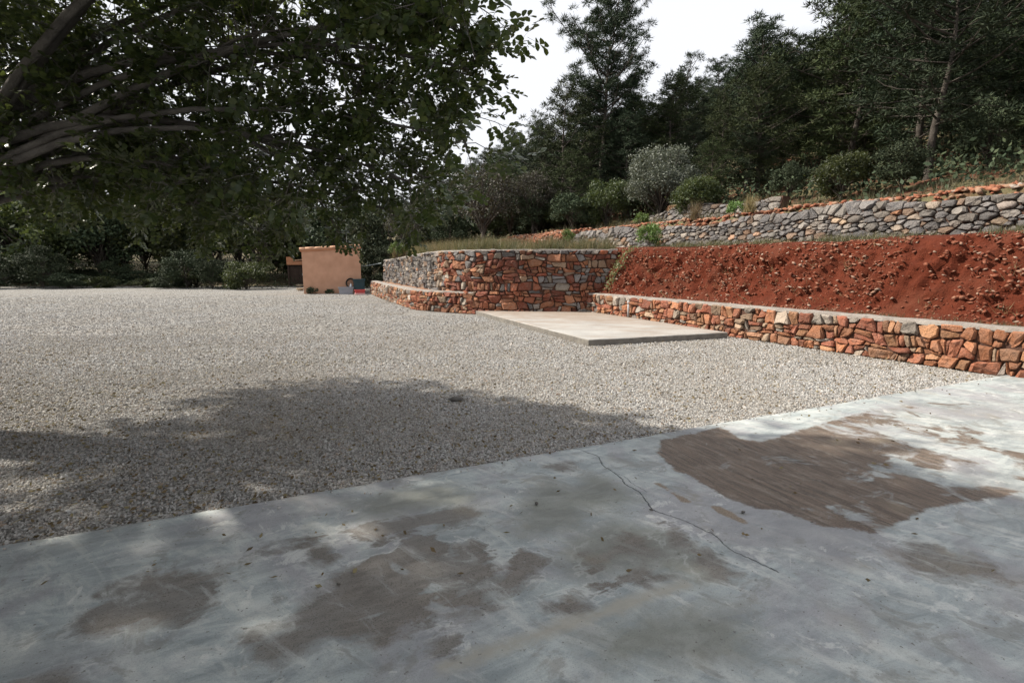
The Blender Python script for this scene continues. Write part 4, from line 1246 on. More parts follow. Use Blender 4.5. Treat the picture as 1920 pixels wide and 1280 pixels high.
SMALL = [bush_meshes(141, 0.5, 0.36, 1500, 0.085, M_FRESH, 16, 0.05, trunk_r=0.02), bush_meshes(142, 0.5, 0.4, 1700, 0.075, M_FRESH, 18, 0.05, trunk_r=0.02)]

def named_tree(px, topy, Y, meshes, h0, label, name='pine_tree', cat='tree', wide=1.0, group=None, tilt=(0, 0), rz=None):
    x = px_x(px, Y); g0 = hz(x, Y)
    H = max(0.8, top_z(topy, Y) - g0)
    s = H / h0
    return plant(name, label, cat, meshes, x, Y, s, group, sxy=s * wide, tilt=tilt, rz=rz)
named_tree(1122, 8, 30, TALL, 13.4, 'tallest pine with bare lower trunk rising above the wood', rz=0.4)
named_tree(1050, 165, 29, PINES[1], 10, 'broad yellow-green pine just left of the tallest pine', wide=1.05)
named_tree(1008, 225, 44, PINES[0], 10, 'mid-green pine on the skyline between the carob and the broad pine')
named_tree(966, 250, 60, PINES[2], 10, 'small far pine lowest on the skyline beside the carob leaves')
named_tree(1232, 100, 36, THIN, 10, 'thin see-through pine leaning right of the tallest pine', tilt=(0, 0.18), rz=0)
named_tree(1182, 185, 38, PINES[3], 10, 'dark pine behind and right of the tallest pine')
named_tree(1266, 140, 50, PINES[2], 10, 'narrow dark pine standing up from the crest of the hill', wide=0.9)
named_tree(1300, 160, 46, PINES[0], 10, 'round-topped pine on the hill crest')
named_tree(1332, 112, 50, PINES[3], 10, 'dark rounded pine highest on the distant crest')
named_tree(1352, 175, 24, PINES[0], 10, 'leafy green pine above the terrace wall with a leaning grey trunk', wide=0.9, tilt=(0, -0.06), rz=0)
named_tree(1402, 76, 29, PINES[2], 10, 'tall brownish pine at the top of the slope', wide=1.05)
named_tree(1238, 262, 21.5, OLIVE_T, 3.05, 'silvery grey round olive bush above the terrace wall', 'olive_bush', 'bush', wide=1.0)
named_tree(1306, 325, 19, BUSHES[0], 2.8, 'yellow-green bush above the terrace wall beside dry grass', 'shrub', 'bush', wide=1.0)
named_tree(1138, 330, 23, BUSHES[0], 2.8, 'olive-green bush at the foot of the tallest pine', 'shrub', 'bush', wide=0.8)
for px, ty, Y, k, lab in [(1030, 240, 33, 3, 'dark pine filling the gap behind the twiggy almond tree'), (1088, 215, 34, 0, 'green pine close behind the young bushy pine'), (1160, 240, 32, 2, 'dark pine between the tallest pine and the olive bush'), (1205, 215, 32, 1, 'green pine directly behind the olive bush'),
                          (1292, 235, 27, 3, 'dark pine behind the yellow-green bush'), (1335, 262, 21.5, 1, 'young pine beside the leaning grey trunk'), (1395, 240, 21, 2, 'dark young pine above the small terrace shrub'), (930, 300, 34, 1, 'pine seen between the two almond trees')]:
    named_tree(px, ty, Y, PINES[k], 10, lab, wide=1.35)
named_tree(1068, 285, 26, PINES[1], 10, 'young bushy pine in front of the broad pine', wide=1.3)
named_tree(905, 300, 25.5, TWIGGY[0], 4.3, 'bare grey almond tree with dark trunk behind the grassy wall', 'almond_tree', 'tree')
named_tree(1000, 318, 26, TWIGGY[1], 3.9, 'twiggy grey almond tree beside the red rubble ridge', 'almond_tree', 'tree', rz=2.0)
named_tree(956, 335, 28, BUSHES[1], 3.8, 'dark rounded evergreen between the two almond trees', 'evergreen_tree', 'tree')
named_tree(870, 340, 30, BUSHES[2], 3.3, 'dark evergreen behind the bare almond tree', 'evergreen_tree', 'tree', wide=0.9)
named_tree(808, 350, 31, BUSHES[0], 2.8, 'yellow-green evergreen behind the grey stretch of the curved wall', 'evergreen_tree', 'tree', wide=0.7)
named_tree(762, 385, 29, TWIGGY[1], 3.9, 'small greyish tree behind the green shrub on the wall', 'almond_tree', 'tree')
named_tree(722, 360, 33, BUSHES[1], 3.8, 'dark evergreen directly right of the shed', 'evergreen_tree', 'tree')
ORD = ['first', 'second', 'third', 'fourth', 'fifth', 'sixth', 'seventh', 'eighth', 'ninth', 'tenth', 'eleventh', 'twelfth', 'thirteenth', 'fourteenth', 'fifteenth']
for i, (px, ty, Y, k) in enumerate([(690, 365, 37, 2), (648, 350, 37, 1), (606, 365, 40, 2), (566, 355, 45, 1), (528, 362, 46, 2)]):
    named_tree(px, ty, Y, BUSHES[k], (2.8, 3.8, 3.3)[k], 'dark evergreen behind the shed, %s of five counting away from the stone wall' % ORD[i], 'evergreen_tree', 'tree', group='tree line behind the shed')
for i, px in enumerate(range(490, -140, -46)):
    k = i % 3
    named_tree(px + rnd.uniform(-12, 12), rnd.uniform(330, 385), rnd.uniform(36, 46), BUSHES[k], (2.8, 3.8, 3.3)[k], 'dark evergreen beyond the gravel yard, %s in the row counting away from the shed' % ORD[i], 'evergreen_tree', 'tree', group='tree line beyond the yard')
for i, px in enumerate(range(470, -160, -70)):
    named_tree(px + rnd.uniform(-15, 15), rnd.uniform(290, 345), rnd.uniform(50, 58), PINES[i % 4], 10, 'distant pine behind the evergreen row, %s counting away from the shed' % ORD[i], 'pine_tree', 'tree', group='far pines beyond the yard', wide=1.2)
for i, (px, ty, Y, m, h0, nm) in enumerate([(1460, 120, 25, PINES[1], 10, 'pine_tree'), (1535, 60, 27, PINES[3], 10, 'pine_tree'), (1480, 300, 18, BUSHES[1], 3.8, 'evergreen_tree'), (1610, 110, 21, PINES[0], 10, 'pine_tree'),
                                         (1580, 280, 15.5, BUSHES[0], 2.8, 'evergreen_tree'), (1700, 40, 24, PINES[2], 10, 'pine_tree'), (1690, 250, 14.5, BUSHES[2], 3.3, 'evergreen_tree'), (1790, 90, 19, PINES[1], 10, 'pine_tree'), (1850, 180, 14, BUSHES[1], 3.8, 'evergreen_tree'), (1930, 60, 18, PINES[3], 10, 'pine_tree')]):
    named_tree(px, ty, Y, m, h0, ('pine' if 'pine' in nm else 'evergreen') + ' on the slope past the small terrace shrub, %s counting to the right' % ORD[i], nm, 'tree', group=('pines' if 'pine' in nm else 'evergreens') + ' past the end of the terrace wall')
for i, px in enumerate(range(462, -150, -30)):
    k = i % 3
    Y = rnd.uniform(31.5, 38.5); x = px_x(px + rnd.uniform(-12, 12), Y, 1.0)
    plant('shrub', 'low dark shrub along the edge of the gravel yard', 'bush', BUSHES[k], x, Y, rnd.uniform(0.28, 0.85), 'shrubs edging the far side of the yard', sxy=rnd.uniform(0.45, 1.0), z=-0.2)
for px, Y in ((596, 38.5), (640, 33.5), (700, 31.5), (735, 30.0), (785, 29.5), (840, 28.5)):
    x = px_x(px, Y, 2.0)
    plant('shrub', 'dark shrub in the thicket, %s counting from the shed to the almond tree' % ORD[(596, 640, 700, 735, 785, 840).index(px)], 'bush', BUSHES[1 + int(px) % 2], x, Y, rnd.uniform(0.5, 0.68), 'thicket behind the shed and curved wall', sxy=rnd.uniform(0.65, 0.85))
n_sc = 0
for k in range(200):
    r_ = rnd.uniform(10.5, 24); q = rnd.uniform(4.0, 9.5)
    v = unq(q, r_)
    if n_sc >= 34: break
    n_sc += 1
    plant('shrub', 'dark scrub bush on the slope behind the red rubble ridge', 'bush', BUSHES[n_sc % 3], v.x, v.y, rnd.uniform(0.4, 0.7), 'scrub behind the rubble ridge', sxy=rnd.uniform(0.5, 0.75))
# the rest of the wood on the hill
placed = []
tries = 0
while len(placed) < 210 and tries < 9000:
    tries += 1
    y = rnd.uniform(9, 92); x = rnd.uniform(-1.15, 1.15) * y
    q, r_ = qr(x, y)
    if q < 8.0: continue
    if y < 27 and x < 0.42 * y: continue
    if any((x - a) ** 2 + (y - b) ** 2 < (1.9 + 0.035 * y) ** 2 for a, b in placed): continue
    placed.append((x, y))
    H = rnd.uniform(4.2, 7.2)
    ztop_px = 0
    k = rnd.choice([0, 1, 2, 3, 0, 1, 2, 3, 2, 3, 4, 5])
    if y < 42 and k > 3: k -= 2
    if k < 4: plant('pine_tree', 'pine among the massed trees of the wooded hillside', 'tree', PINES[k], x, y, H / 10, 'massed pines on the hillside', sxy=H / 10 * rnd.uniform(1.2, 1.6))
    else: plant('evergreen_tree', 'round evergreen among the massed trees of the wooded hillside', 'tree', BUSHES[k - 3], x, y, H / 3.6 * 0.75, 'massed evergreens on the hillside')
# undergrowth between the trunks: one mass
g2 = np.random.default_rng(77)
cand = []
for k in range(2600):
    y = g2.uniform(10, 60); x = g2.uniform(-1.1, 1.1) * y
    q, r_ = qr(x, y)
    if (q > 6.2) or (x < 1 and y > 29.5 and (q > 0 or y > 33)):
        cand.append((x, y, hz(x, y)))
cand = np.array(cand)
k = g2.integers(0, len(cand), 80000)
Pu = cand[k] + np.column_stack([g2.normal(0, .55, len(k)), g2.normal(0, .55, len(k)), np.abs(g2.normal(0.1, .38, len(k)))])
V, F = leaf_quads(Pu, 0.16, g2)
tag(ob('undergrowth', mesh_np('undergrowth', V, F, M_DBUSH)), 'dark scrub filling the ground between the trees', 'scrub', kind='stuff')

# ------------------------------------------------------------------ shrubs, grass and climbers on the terraces
def shrub(px, py, Y, k, s, label, z=None, q=None):
    x = px_x(px, Y, 2.3)
    plant('shrub', label, 'bush', SMALL[k], x, Y, s, z=z, parts=('stem', 'leaves'))
shrub(745, 478, 24.0, 0, 0.85, 'bright green shrub on top of the grey stretch of the curved wall')
shrub(1216, 468, 15.6, 1, 0.85, 'green shrub on the lip of the red bank below the grey wall', z=2.03)
shrub(1203, 412, 18.6, 0, 0.62, 'small bright green shrub on top of the grey terrace wall', z=2.92)
shrub(1066, 445, 20.6, 1, 0.62, 'green shrub at the low end of the grey terrace wall', z=2.40)
shrub(1374, 402, 14.9, 0, 0.55, 'small green shrub among red rubble near the dry grass', z=2.95)

def grass(name, label, spots, mat, h=(0.12, 0.3), w=0.012, per=9, spread=0.07, cat='grass', lean=0.35):
    g = np.random.default_rng(len(spots) + 5)
    S = np.array(spots)
    n = len(S) * per
    P = np.repeat(S, per, 0) + np.column_stack([g.normal(0, spread, n), g.normal(0, spread, n), np.zeros(n)])
    D = nrm(np.column_stack([g.normal(0, lean, n), g.normal(0, lean, n), np.ones(n)]))
    V, F = blades(P, D, g.uniform(h[0], h[1], n), w, g)
    o = ob(name, mesh_np(name, V, F, mat))
    tag(o, label, cat, kind='stuff')
    return o
sp, spd = [], []
for k in range(4200):
    s = rnd.uniform(0.5, UP.L)
    p, T, Nn = UP.at(s)
    d = 0.36 + abs(rnd.gauss(0, 1.1))
    v = p - Nn * d
    q, r_ = qr(v.x, v.y)
    if q > 2.4: continue
    if fbm(v.x * 1.4, v.y * 1.4, 61) < 0.02 and rnd.random() < 0.72: continue
    (spd if (rnd.random() < 0.35 or (s < s_corner and rnd.random() < 0.5)) else sp).append((v.x, v.y, hz(v.x, v.y) - 0.02))
grass('grass', 'grey-green grass along the top of the tall curved wall', sp, M_GRASS, (0.15, 0.66), 0.014, 11, 0.08)
grass('dry_grass', 'straw-coloured grass tufts along the top of the tall curved wall', spd, M_DRY, (0.2, 0.7), 0.012, 8, 0.05)
sp = []
for k in range(900):
    r_ = rnd.uniform(-8, 5.2); q = rnd.uniform(0.3, 0.95)
    if fbm(r_ * 0.9, q * 2, 11) < -0.05: continue
    sp.append(unq(q, r_, 0.58 + 0.05 * q))
grass('grass', 'short green grass along the foot of the red bank', sp, M_GRASS, (0.04, 0.13), 0.010, 8, 0.05)
sp = []
for k in range(1100):
    r_ = rnd.uniform(-6, 10.5); q = rnd.uniform(1.72, 2.62)
    if fbm(r_ * 0.7, q, 21) < -0.12 or (6 < r_ < 8.5 and rnd.random() < 0.7): continue
    sp.append(unq(q, r_, 2.03 if r_ < 5 else hz(*unq(q, r_).xy)))
grass('grass', 'rough green grass between the red bank and the grey terrace wall', sp, M_GRASS, (0.06, 0.22), 0.012, 9, 0.06)
sp = []
for k in range(1500):
    r_ = rnd.uniform(-6, 15); q = rnd.uniform(3.6, 9)
    if fbm(r_ * 0.5, q * 0.5, 31) < 0.0: continue
    v = unq(q, r_); sp.append((v.x, v.y, hz(v.x, v.y)))
grass('grass', 'rough grass on the slope above the grey terrace wall', sp, M_GRASS, (0.12, 0.4), 0.016, 9, 0.1)
sp = []
for k in range(170):
    r_ = rnd.uniform(-8, 5.0); t = rnd.uniform(0.2, 0.62)
    if fbm(r_ * 0.8, t * 3, 41) < 0.0: continue
    q, z = bank_pf(t)
    sp.append(unq(q + bank_off(r_) * sstep(0.45, 0.95, q) - 0.03, r_, z))
grass('dry_grass', 'thin dry weeds rooted in the face of the red bank', sp, M_DRY, (0.06, 0.2), 0.008, 5, 0.03, lean=0.7)
def clump(px, Y, z, label, h, n=220, mat=M_DRY, cat='grass'):
    x = px_x(px, Y, 2.5)
    g = np.random.default_rng(int(px))
    P = np.column_stack([g.normal(0, .07, n), g.normal(0, .07, n), np.zeros(n)])
    D = nrm(np.column_stack([g.normal(0, .24, n), g.normal(0, .24, n), np.ones(n)]))
    V, F = blades(P, D, g.uniform(0.4 * h, h, n), 0.012, g)
    o = ob('grass_tuft', mesh_np('grass_tuft', V, F, mat), None, (x, Y, z))
    tag(o, label, 'grass')
clump(1302, 16.2, 2.90, 'tall straw-coloured grass tuft standing on the terrace wall', 0.75)
clump(1404, 14.2, 2.95, 'brown dry grass tuft near the small shrub on the terrace wall', 0.6)
clump(742, 24.6, 1.86, 'reddish dry grass tuft behind the bright green shrub', 0.75)

def climber():
    r = random.Random(5)
    path = [unq(0.98, 4.9, 2.0), unq(0.72, 4.95, 1.72), unq(0.52, 5.0, 1.4), unq(0.40, 5.05, 1.05), unq(0.32, 5.05, 0.78)]
    e = empty('climbing_plant', path[-1])
    tag(e, 'pale green climbing plant where the tall wall meets the red bank', 'climber')
    mb = MB()
    mb.tube([p - e.location for p in path], [0.006, 0.008, 0.010, 0.012, 0.014], 5)
    mb.build('stem', M_BARK, e)
    P = []
    for k in range(330):
        f = r.random() ** 0.9 * 3.999; i = int(f)
        p = path[i].lerp(path[i + 1], f - i) + Vector((r.gauss(-0.06, .07), r.gauss(-.02, .07), r.gauss(0.02, .06)))
        P.append(tuple(p - e.location))
    g = np.random.default_rng(8)
    V, F = leaf_quads(np.array(P), 0.075, g)
    q = leaf_mat('climber_leaves', (0.07, 0.10, 0.035), (0.15, 0.18, 0.07), (0.27, 0.28, 0.14), 0.3)
    c = ob('leaves', mesh_np('leaves', V, F, q), e); c['kind'] = 'stuff'
climber()
# dead stalks on the bank
for i, (r_, q0, z0, dr, hgt, lab) in enumerate([(2.95, 1.42, 1.6, 0.05, 0.75, 'thin dead stalk standing against the middle of the red bank'), (0.55, 0.7, 0.62, 0.6, 0.28, 'thin dead twig leaning on the bed near the orange wall'), (3.1, 0.62, 0.6, 0.35, 0.22, 'short dead twig lying on the bed below the bank stalk')]):
    a = unq(q0, r_, z0); b = unq(q0 + 0.08, r_ + dr, z0 + hgt)
    mb = MB(); mb.tube([Vector((0, 0, 0)), (b - a) * 0.5 + Vector((0.02, 0, 0.02)), b - a], [0.007, 0.006, 0.003], 4)
    o = mb.build('dead_stalk', M_DRY); o.location = a
    tag(o, lab, 'twig')

# ------------------------------------------------------------------ shed and the things beside it
M_PLASTER = simple('ochre_plaster', (0.42, 0.235, 0.15), (0.52, 0.30, 0.20), 2.4, 0.9, 0.45, 60, 0.008)
M_PLASTER2 = simple('terracotta_plaster', (0.42, 0.19, 0.10), (0.48, 0.23, 0.125), 2.0, 0.9, 0.35, 60, 0.006)
M_TILE = simple('roof_tile', (0.46, 0.24, 0.14), (0.56, 0.36, 0.24), 5.0, 0.85, 0.5, 40, 0.01)
M_DARKWOOD = simple('dark_boards', (0.035, 0.022, 0.016), (0.06, 0.04, 0.03), 4, 0.8, 0.4, 30, 0.01)
M_BOWL = simple('pale_clay', (0.46, 0.36, 0.25), (0.54, 0.44, 0.32), 6, 0.85, 0.3)
M_TUB = simple('grey_plastic', (0.24, 0.255, 0.28), (0.29, 0.30, 0.33), 4, 0.5, 0.1)
M_TEAL = simple('teal_plastic', (0.016, 0.045, 0.055), (0.025, 0.06, 0.07), 4, 0.5, 0.1)
M_REDP = simple('red_plastic', (0.42, 0.055, 0.055), (0.48, 0.08, 0.075), 4, 0.5, 0.1)
M_PINKP = simple('pink_plastic', (0.60, 0.36, 0.34), (0.66, 0.42, 0.40), 4, 0.5, 0.1)
M_WHITEP = simple('white_plastic', (0.66, 0.70, 0.74), (0.74, 0.77, 0.8), 4, 0.5, 0.1)
M_RUBBER = simple('black_rubber', (0.022, 0.024, 0.02), (0.04, 0.042, 0.036), 8, 0.7, 0.3)
M_PIPE = simple('grey_pipe', (0.33, 0.33, 0.33), (0.40, 0.40, 0.40), 6, 0.55, 0.2)
M_POLE = simple('galvanised_pole', (0.20, 0.24, 0.24), (0.27, 0.30, 0.30), 6, 0.5, 0.1)
A_SHED = math.atan2(1.0, 2.73)
SX = Vector((math.cos(A_SHED), math.sin(A_SHED), 0)); SY = Vector((-math.sin(A_SHED), math.cos(A_SHED), 0))
SH0 = Vector((-10.92, 26.67, 0))
def sh(x, y, z=0): return SH0 + SX * x + SY * y + Vector((0, 0, z))
def build_shed():
    e = empty('shed', SH0, A_SHED)
    tag(e, 'small ochre plastered shed with a low tiled roof at the end of the yard', 'shed')
    W, Dp, h0, h1 = 2.92, 2.6, 2.18, 2.38
    V = [(0, 0, -.05), (W, 0, -.05), (W, Dp, -.05), (0, Dp, -.05), (0, 0, h0), (W, 0, h1), (W, Dp, h1), (0, Dp, h0)]
    ob('wall', mesh_py('wall', V, [(3, 2, 1, 0), (4, 5, 6, 7), (0, 1, 5, 4), (1, 2, 6, 5), (2, 3, 7, 6), (3, 0, 4, 7)], M_PLASTER), e)
    sl = (h1 - h0) / W
    def slab(x0, x1, y0, y1, zb, t):
        P = []
        for z in (zb, zb + t):
            P += [(x0, y0, h0 + sl * x0 + z), (x1, y0, h0 + sl * x1 + z), (x1, y1, h0 + sl * x1 + z), (x0, y1, h0 + sl * x0 + z)]
        return P, [(3, 2, 1, 0), (4, 5, 6, 7), (0, 1, 5, 4), (1, 2, 6, 5), (2, 3, 7, 6), (3, 0, 4, 7)]
    ob('cornice', mesh_py('cornice', *slab(-0.05, W + 0.05, -0.05, Dp + 0.05, 0.003, 0.07), M_PLASTER2), e)
    rf = ob('roof', mesh_py('roof', *slab(-0.16, W + 0.09, -0.08, Dp + 0.08, 0.076, 0.05), M_PLASTER), e)
    # half-round tiles laid up the slope
    nseg = 6
    def tile_mesh(L, r0, r1):
        V, F = [], []
        for xx, rr in ((0, r0), (L, r1)):
            for th_ in (1.0, 0.84):
                for k in range(nseg + 1):
                    a = math.pi * k / nseg
                    V.append((xx, math.cos(a) * rr * th_, math.sin(a) * rr * th_ * 0.8))
        m = nseg + 1
        for k in range(nseg):
            F += [(k, k + 1, 2 * m + k + 1, 2 * m + k), (m + k + 1, m + k, 3 * m + k, 3 * m + k + 1), (k, m + k, m + k + 1, k + 1), (2 * m + k + 1, 3 * m + k + 1, 3 * m + k, 2 * m + k)]
        return mesh_py('tile', V, F, M_TILE, True)
    tm = tile_mesh(0.46, 0.105, 0.085)
    for j in range(12):
        for i in range(8):
            x = -0.2 + i * 0.40
            t = ob('tile', tm, rf, (x, -0.02 + j * 0.24, h0 + sl * x + 0.128 + 0.006 * (i % 2) + rnd.uniform(-.006, .006)))
            t.rotation_euler = (rnd.uniform(-.04, .04), -math.atan(sl) - 0.035, rnd.uniform(-.03, .03))
    d = ob('door', mesh_py('door', [(-0.025, 0.8, 0), (-0.025, 1.65, 0), (-0.025, 1.65, 1.95), (-0.025, 0.8, 1.95), (0.01, 0.8, 0), (0.01, 1.65, 0), (0.01, 1.65, 1.95), (0.01, 0.8, 1.95)],
                               [(0, 3, 2, 1), (0, 1, 5, 4), (1, 2, 6, 5), (2, 3, 7, 6), (3, 0, 4, 7)], M_DARKWOOD), e)
    MB().box((-0.045, 0.9, 1.0), (0.03, 0.03, 0.14)).build('handle', M_POLE, d)
build_shed()
def build_leanto():
    base = gp(541, 536.5)
    e = empty('lean_to', base, A_SHED)
    tag(e, 'low terracotta lean-to with a black doorway and stub chimney beside the shed', 'outbuilding')
    W, Dp = 2.6, 1.8
    MB().box((0.06, Dp / 2, 0.72), (0.12, Dp, 1.54)).build('side_wall', M_DARKWOOD, e)
    MB().box((W - 0.06, Dp / 2, 0.72), (0.12, Dp, 1.54)).build('side_wall', M_DARKWOOD, e)
    MB().box((W / 2, Dp - 0.06, 0.72), (W - 0.25, 0.12, 1.54)).build('back_wall', M_DARKWOOD, e)
    for i in range(8):
        MB().box((0.27 + i * 0.295, 0.14, 0.70), (0.283, 0.035, 1.46)).build('board', M_DARKWOOD, e)
    MB().box((W / 2, 0.06, 1.62), (W + 0.06, 0.20, 0.26), bev=0.01).build('lintel', M_PLASTER2, e)
    V = [(0.38, -0.1, 1.76), (W + .1, -0.1, 1.98), (W + .1, Dp + .1, 1.98), (0.38, Dp + .1, 1.76), (0.38, -0.1, 1.83), (W + .1, -0.1, 2.06), (W + .1, Dp + .1, 2.06), (0.38, Dp + .1, 1.83)]
    ob('roof', mesh_py('roof', V, [(3, 2, 1, 0), (4, 5, 6, 7), (0, 1, 5, 4), (1, 2, 6, 5), (2, 3, 7, 6), (3, 0, 4, 7)], M_TILE), e)
    MB().box((0.17, 0.25, 1.90), (0.42, 0.5, 0.30), bev=0.01).build('chimney', M_PLASTER2, e)
build_leanto()
def bowl(px, py, r, label):
    p = gp(px, py)
    e = MB()
    e.lathe([(0.01, 0.0), (r * 0.62, 0.0), (r * 0.70, 0.03), (r * 0.95, r * 0.55), (r * 1.04, r * 0.58), (r * 1.04, r * 0.68), (r * 0.95, r * 0.68), (r * 0.85, r * 0.55), (r * 0.6, 0.06), (0.01, 0.05)], 20)
    o = e.build('planter_bowl', M_BOWL, None, True); o.location = p
    tag(o, label, 'bowl')
bowl(563, 545, 0.22, 'pale clay bowl in front of the other beside the shed corner')
bowl(562, 538, 0.24, 'pale clay bowl standing behind another bowl near the lean-to')
def low_plant(x, y, label, s):
    m = bush_meshes(int(x * 100) + 300, 0.34, 0.16, 420, 0.085, M_DBUSH, 12, 0.02, trunk_r=0.012)
    p = sh(x, y)
    plant('low_plant', label, 'plant', m, p.x, p.y, s, z=0.02, parts=('stem', 'leaves'))
low_plant(0.42, -0.22, 'dark low plant against the shed wall nearest its corner', 1.0)
low_plant(1.25, -0.2, 'dark low plant against the shed wall beside the grey tub', 0.85)
def tapered(name, w, d, h, wall, mat, f=0.86, rim=0.02):
    mb = MB()
    def ring(z, sx_, sy_): return [(-sx_, -sy_, z), (sx_, -sy_, z), (sx_, sy_, z), (-sx_, sy_, z)]
    R_ = [ring(0, w / 2 * f, d / 2 * f), ring(h - 0.05, w / 2 * 0.985, d / 2 * 0.985), ring(h - 0.05, w / 2 + rim, d / 2 + rim), ring(h, w / 2 + rim, d / 2 + rim), ring(h, w / 2 - wall, d / 2 - wall), ring(0.03, w / 2 * f - wall, d / 2 * f - wall)]
    V = [p for r_ in R_ for p in r_]
    F = [(3, 2, 1, 0), (20, 21, 22, 23)]
    for k in range(5):
        for j in range(4): F.append((4 * k + j, 4 * k + (j + 1) % 4, 4 * k + 4 + (j + 1) % 4, 4 * k + 4 + j))
    mb.add(V, F)
    return mb
def stand(mb, name, mat, p, label, cat, rz=A_SHED):
    o = mb.build(name, mat); o.location = p; o.rotation_euler = (0, 0, rz)
    tag(o, label, cat)
    return o
stand(tapered('tub', 0.74, 0.42, 0.36, 0.02, M_TUB), 'tub', M_TUB, gp(649, 551), 'grey plastic tub against the shed wall', 'tub')
mb = MB(); mb.lathe([(0.005, 0), (0.055, 0), (0.06, 0.02), (0.06, 0.14), (0.035, 0.18), (0.022, 0.19), (0.022, 0.23), (0.005, 0.23)], 12)
jug = mb.build('jug', M_WHITEP, None, True); jug.location = sh(2.35, -0.34, 0.30); tag(jug, 'small white plastic jug standing in the end of the grey tub', 'jug')
# coil of hose leaning on the wall
mb = MB()
for k in range(4):
    pts_ = [Vector((math.cos(a) * (0.24 - 0.012 * k), 0.03 * (k - 1.5), 0.26 + math.sin(a) * (0.25 - 0.01 * k))) for a in [i * 2 * math.pi / 22 for i in range(23)]]
    mb.tube(pts_, 0.022, 6, False)
ho = mb.build('hose_coil', M_RUBBER, None, True); ho.location = sh(2.36, -0.13, 0.28); ho.rotation_euler = (-0.12, 0, A_SHED)
tag(ho, 'dark coil of hose leaning on the shed above the grey tub', 'hose')
bn = empty('storage_bin', gp(674, 550.0), A_SHED)
tag(bn, 'dark teal storage bin between the shed corner and the planter wall', 'bin')
mb = tapered('bin', 0.56, 0.5, 0.70, 0.02, M_TEAL, 0.94); mb.build('body', M_TEAL, bn)
mb = MB().box((0, 0, 0.735), (0.64, 0.58, 0.06), bev=0.015); mb.build('lid', M_TEAL, bn)
cr = empty('crate', gp(675, 552.3), A_SHED)
tag(cr, 'red plastic crate with a pale pink base in front of the teal bin', 'crate')
mb = tapered('crate', 0.48, 0.32, 0.16, 0.015, M_REDP, 0.96); o = mb.build('tray', M_REDP, cr); o.location = (0, 0, 0.09)
mb = MB().box((0, 0, 0.042), (0.50, 0.34, 0.085), bev=0.012); mb.build('base', M_PINKP, cr)
# antenna pole and the rail to the wall
mb = MB(); mb.tube([(0, 0, 0), (0.01, 0, 1.0), (-0.03, 0, 2.1)], [0.018, 0.016, 0.012], 6)
po = mb.build('pole', M_POLE); po.location = sh(2.3, 1.2, 2.42); tag(po, 'thin grey pole rising from the roof of the shed', 'pole')
a = sh(2.93, 0.5, 1.42); b = Vector((-6.95, 27.25, 1.60))
mb = MB(); mb.tube([Vector((0, 0, 0)), (b - a) * 0.5 + Vector((0, 0, -0.02)), b - a], 0.022, 6)
ra = mb.build('rail', M_POLE); ra.location = a; tag(ra, 'thin metal rail from the shed to the end of the curved wall', 'rail')
# drain pipe on the long low wall
mb = MB(); mb.tube([(0, 0, 0), (0, 0, 0.40)], 0.028, 10)
dp = empty('drain_pipe', unq(-0.085, 3.78, 0.13)); tag(dp, 'upright grey drain pipe against the long low wall', 'pipe')
mb.build('pipe', M_PIPE, dp, True)
MB().tube([(0, 0, 0.36), (0, 0, 0.44)], 0.036, 10).build('collar', M_PIPE, dp, True)
MB().box((0.05, 0.03, 0.2), (0.10, 0.02, 0.03)).build('bracket', M_PIPE, dp)

# ------------------------------------------------------------------ litter on the ground
def litter():
    g = np.random.default_rng(31)
    n = 9000
    y = 2.2 + 8.8 * g.random(n) ** 1.25; x = g.uniform(-1.05, 1.05, n) * y
    e = 3.1 + (x + 1.56) * 0.448
    on = y < e
    keep = (~on) | (g.random(n) < 0.035)
    x, y, on = x[keep], y[keep], on[keep]
    z = np.where(on, SLAB_Z + 0.012, 0.022)
    P = np.column_stack([x, y, z])
    V, F = leaf_quads(P, 0.036, g, 0.25)
    straw = P[g.choice(len(P), 2600)] + np.column_stack([g.normal(0, .3, 2600), g.normal(0, .3, 2600), np.zeros(2600)])
    straw = straw[straw[:, 1] > 3.15 + (straw[:, 0] + 1.56) * 0.448]; straw[:, 2] = 0.024
    sd = nrm(np.column_stack([g.normal(size=len(straw)), g.normal(size=len(straw)), g.normal(0, .12, len(straw))]))
    V2, F2 = blades(straw, sd, g.uniform(0.04, 0.12, len(straw)), 0.005, g)
    q = leaf_mat('leaf_litter', (0.07, 0.045, 0.025), (0.15, 0.11, 0.06), (0.20, 0.17, 0.09), 0.1, 0.8, 0.2, 0)
    tag(ob('leaf_litter', mesh_np('leaf_litter', V, F, q)), 'dry fallen leaves scattered over the gravel and concrete', 'litter', kind='stuff')
    tag(ob('straw_litter', mesh_np('straw_litter', V2, F2, M_DRY)), 'bits of dry straw lying on the gravel', 'litter', kind='stuff')
litter()
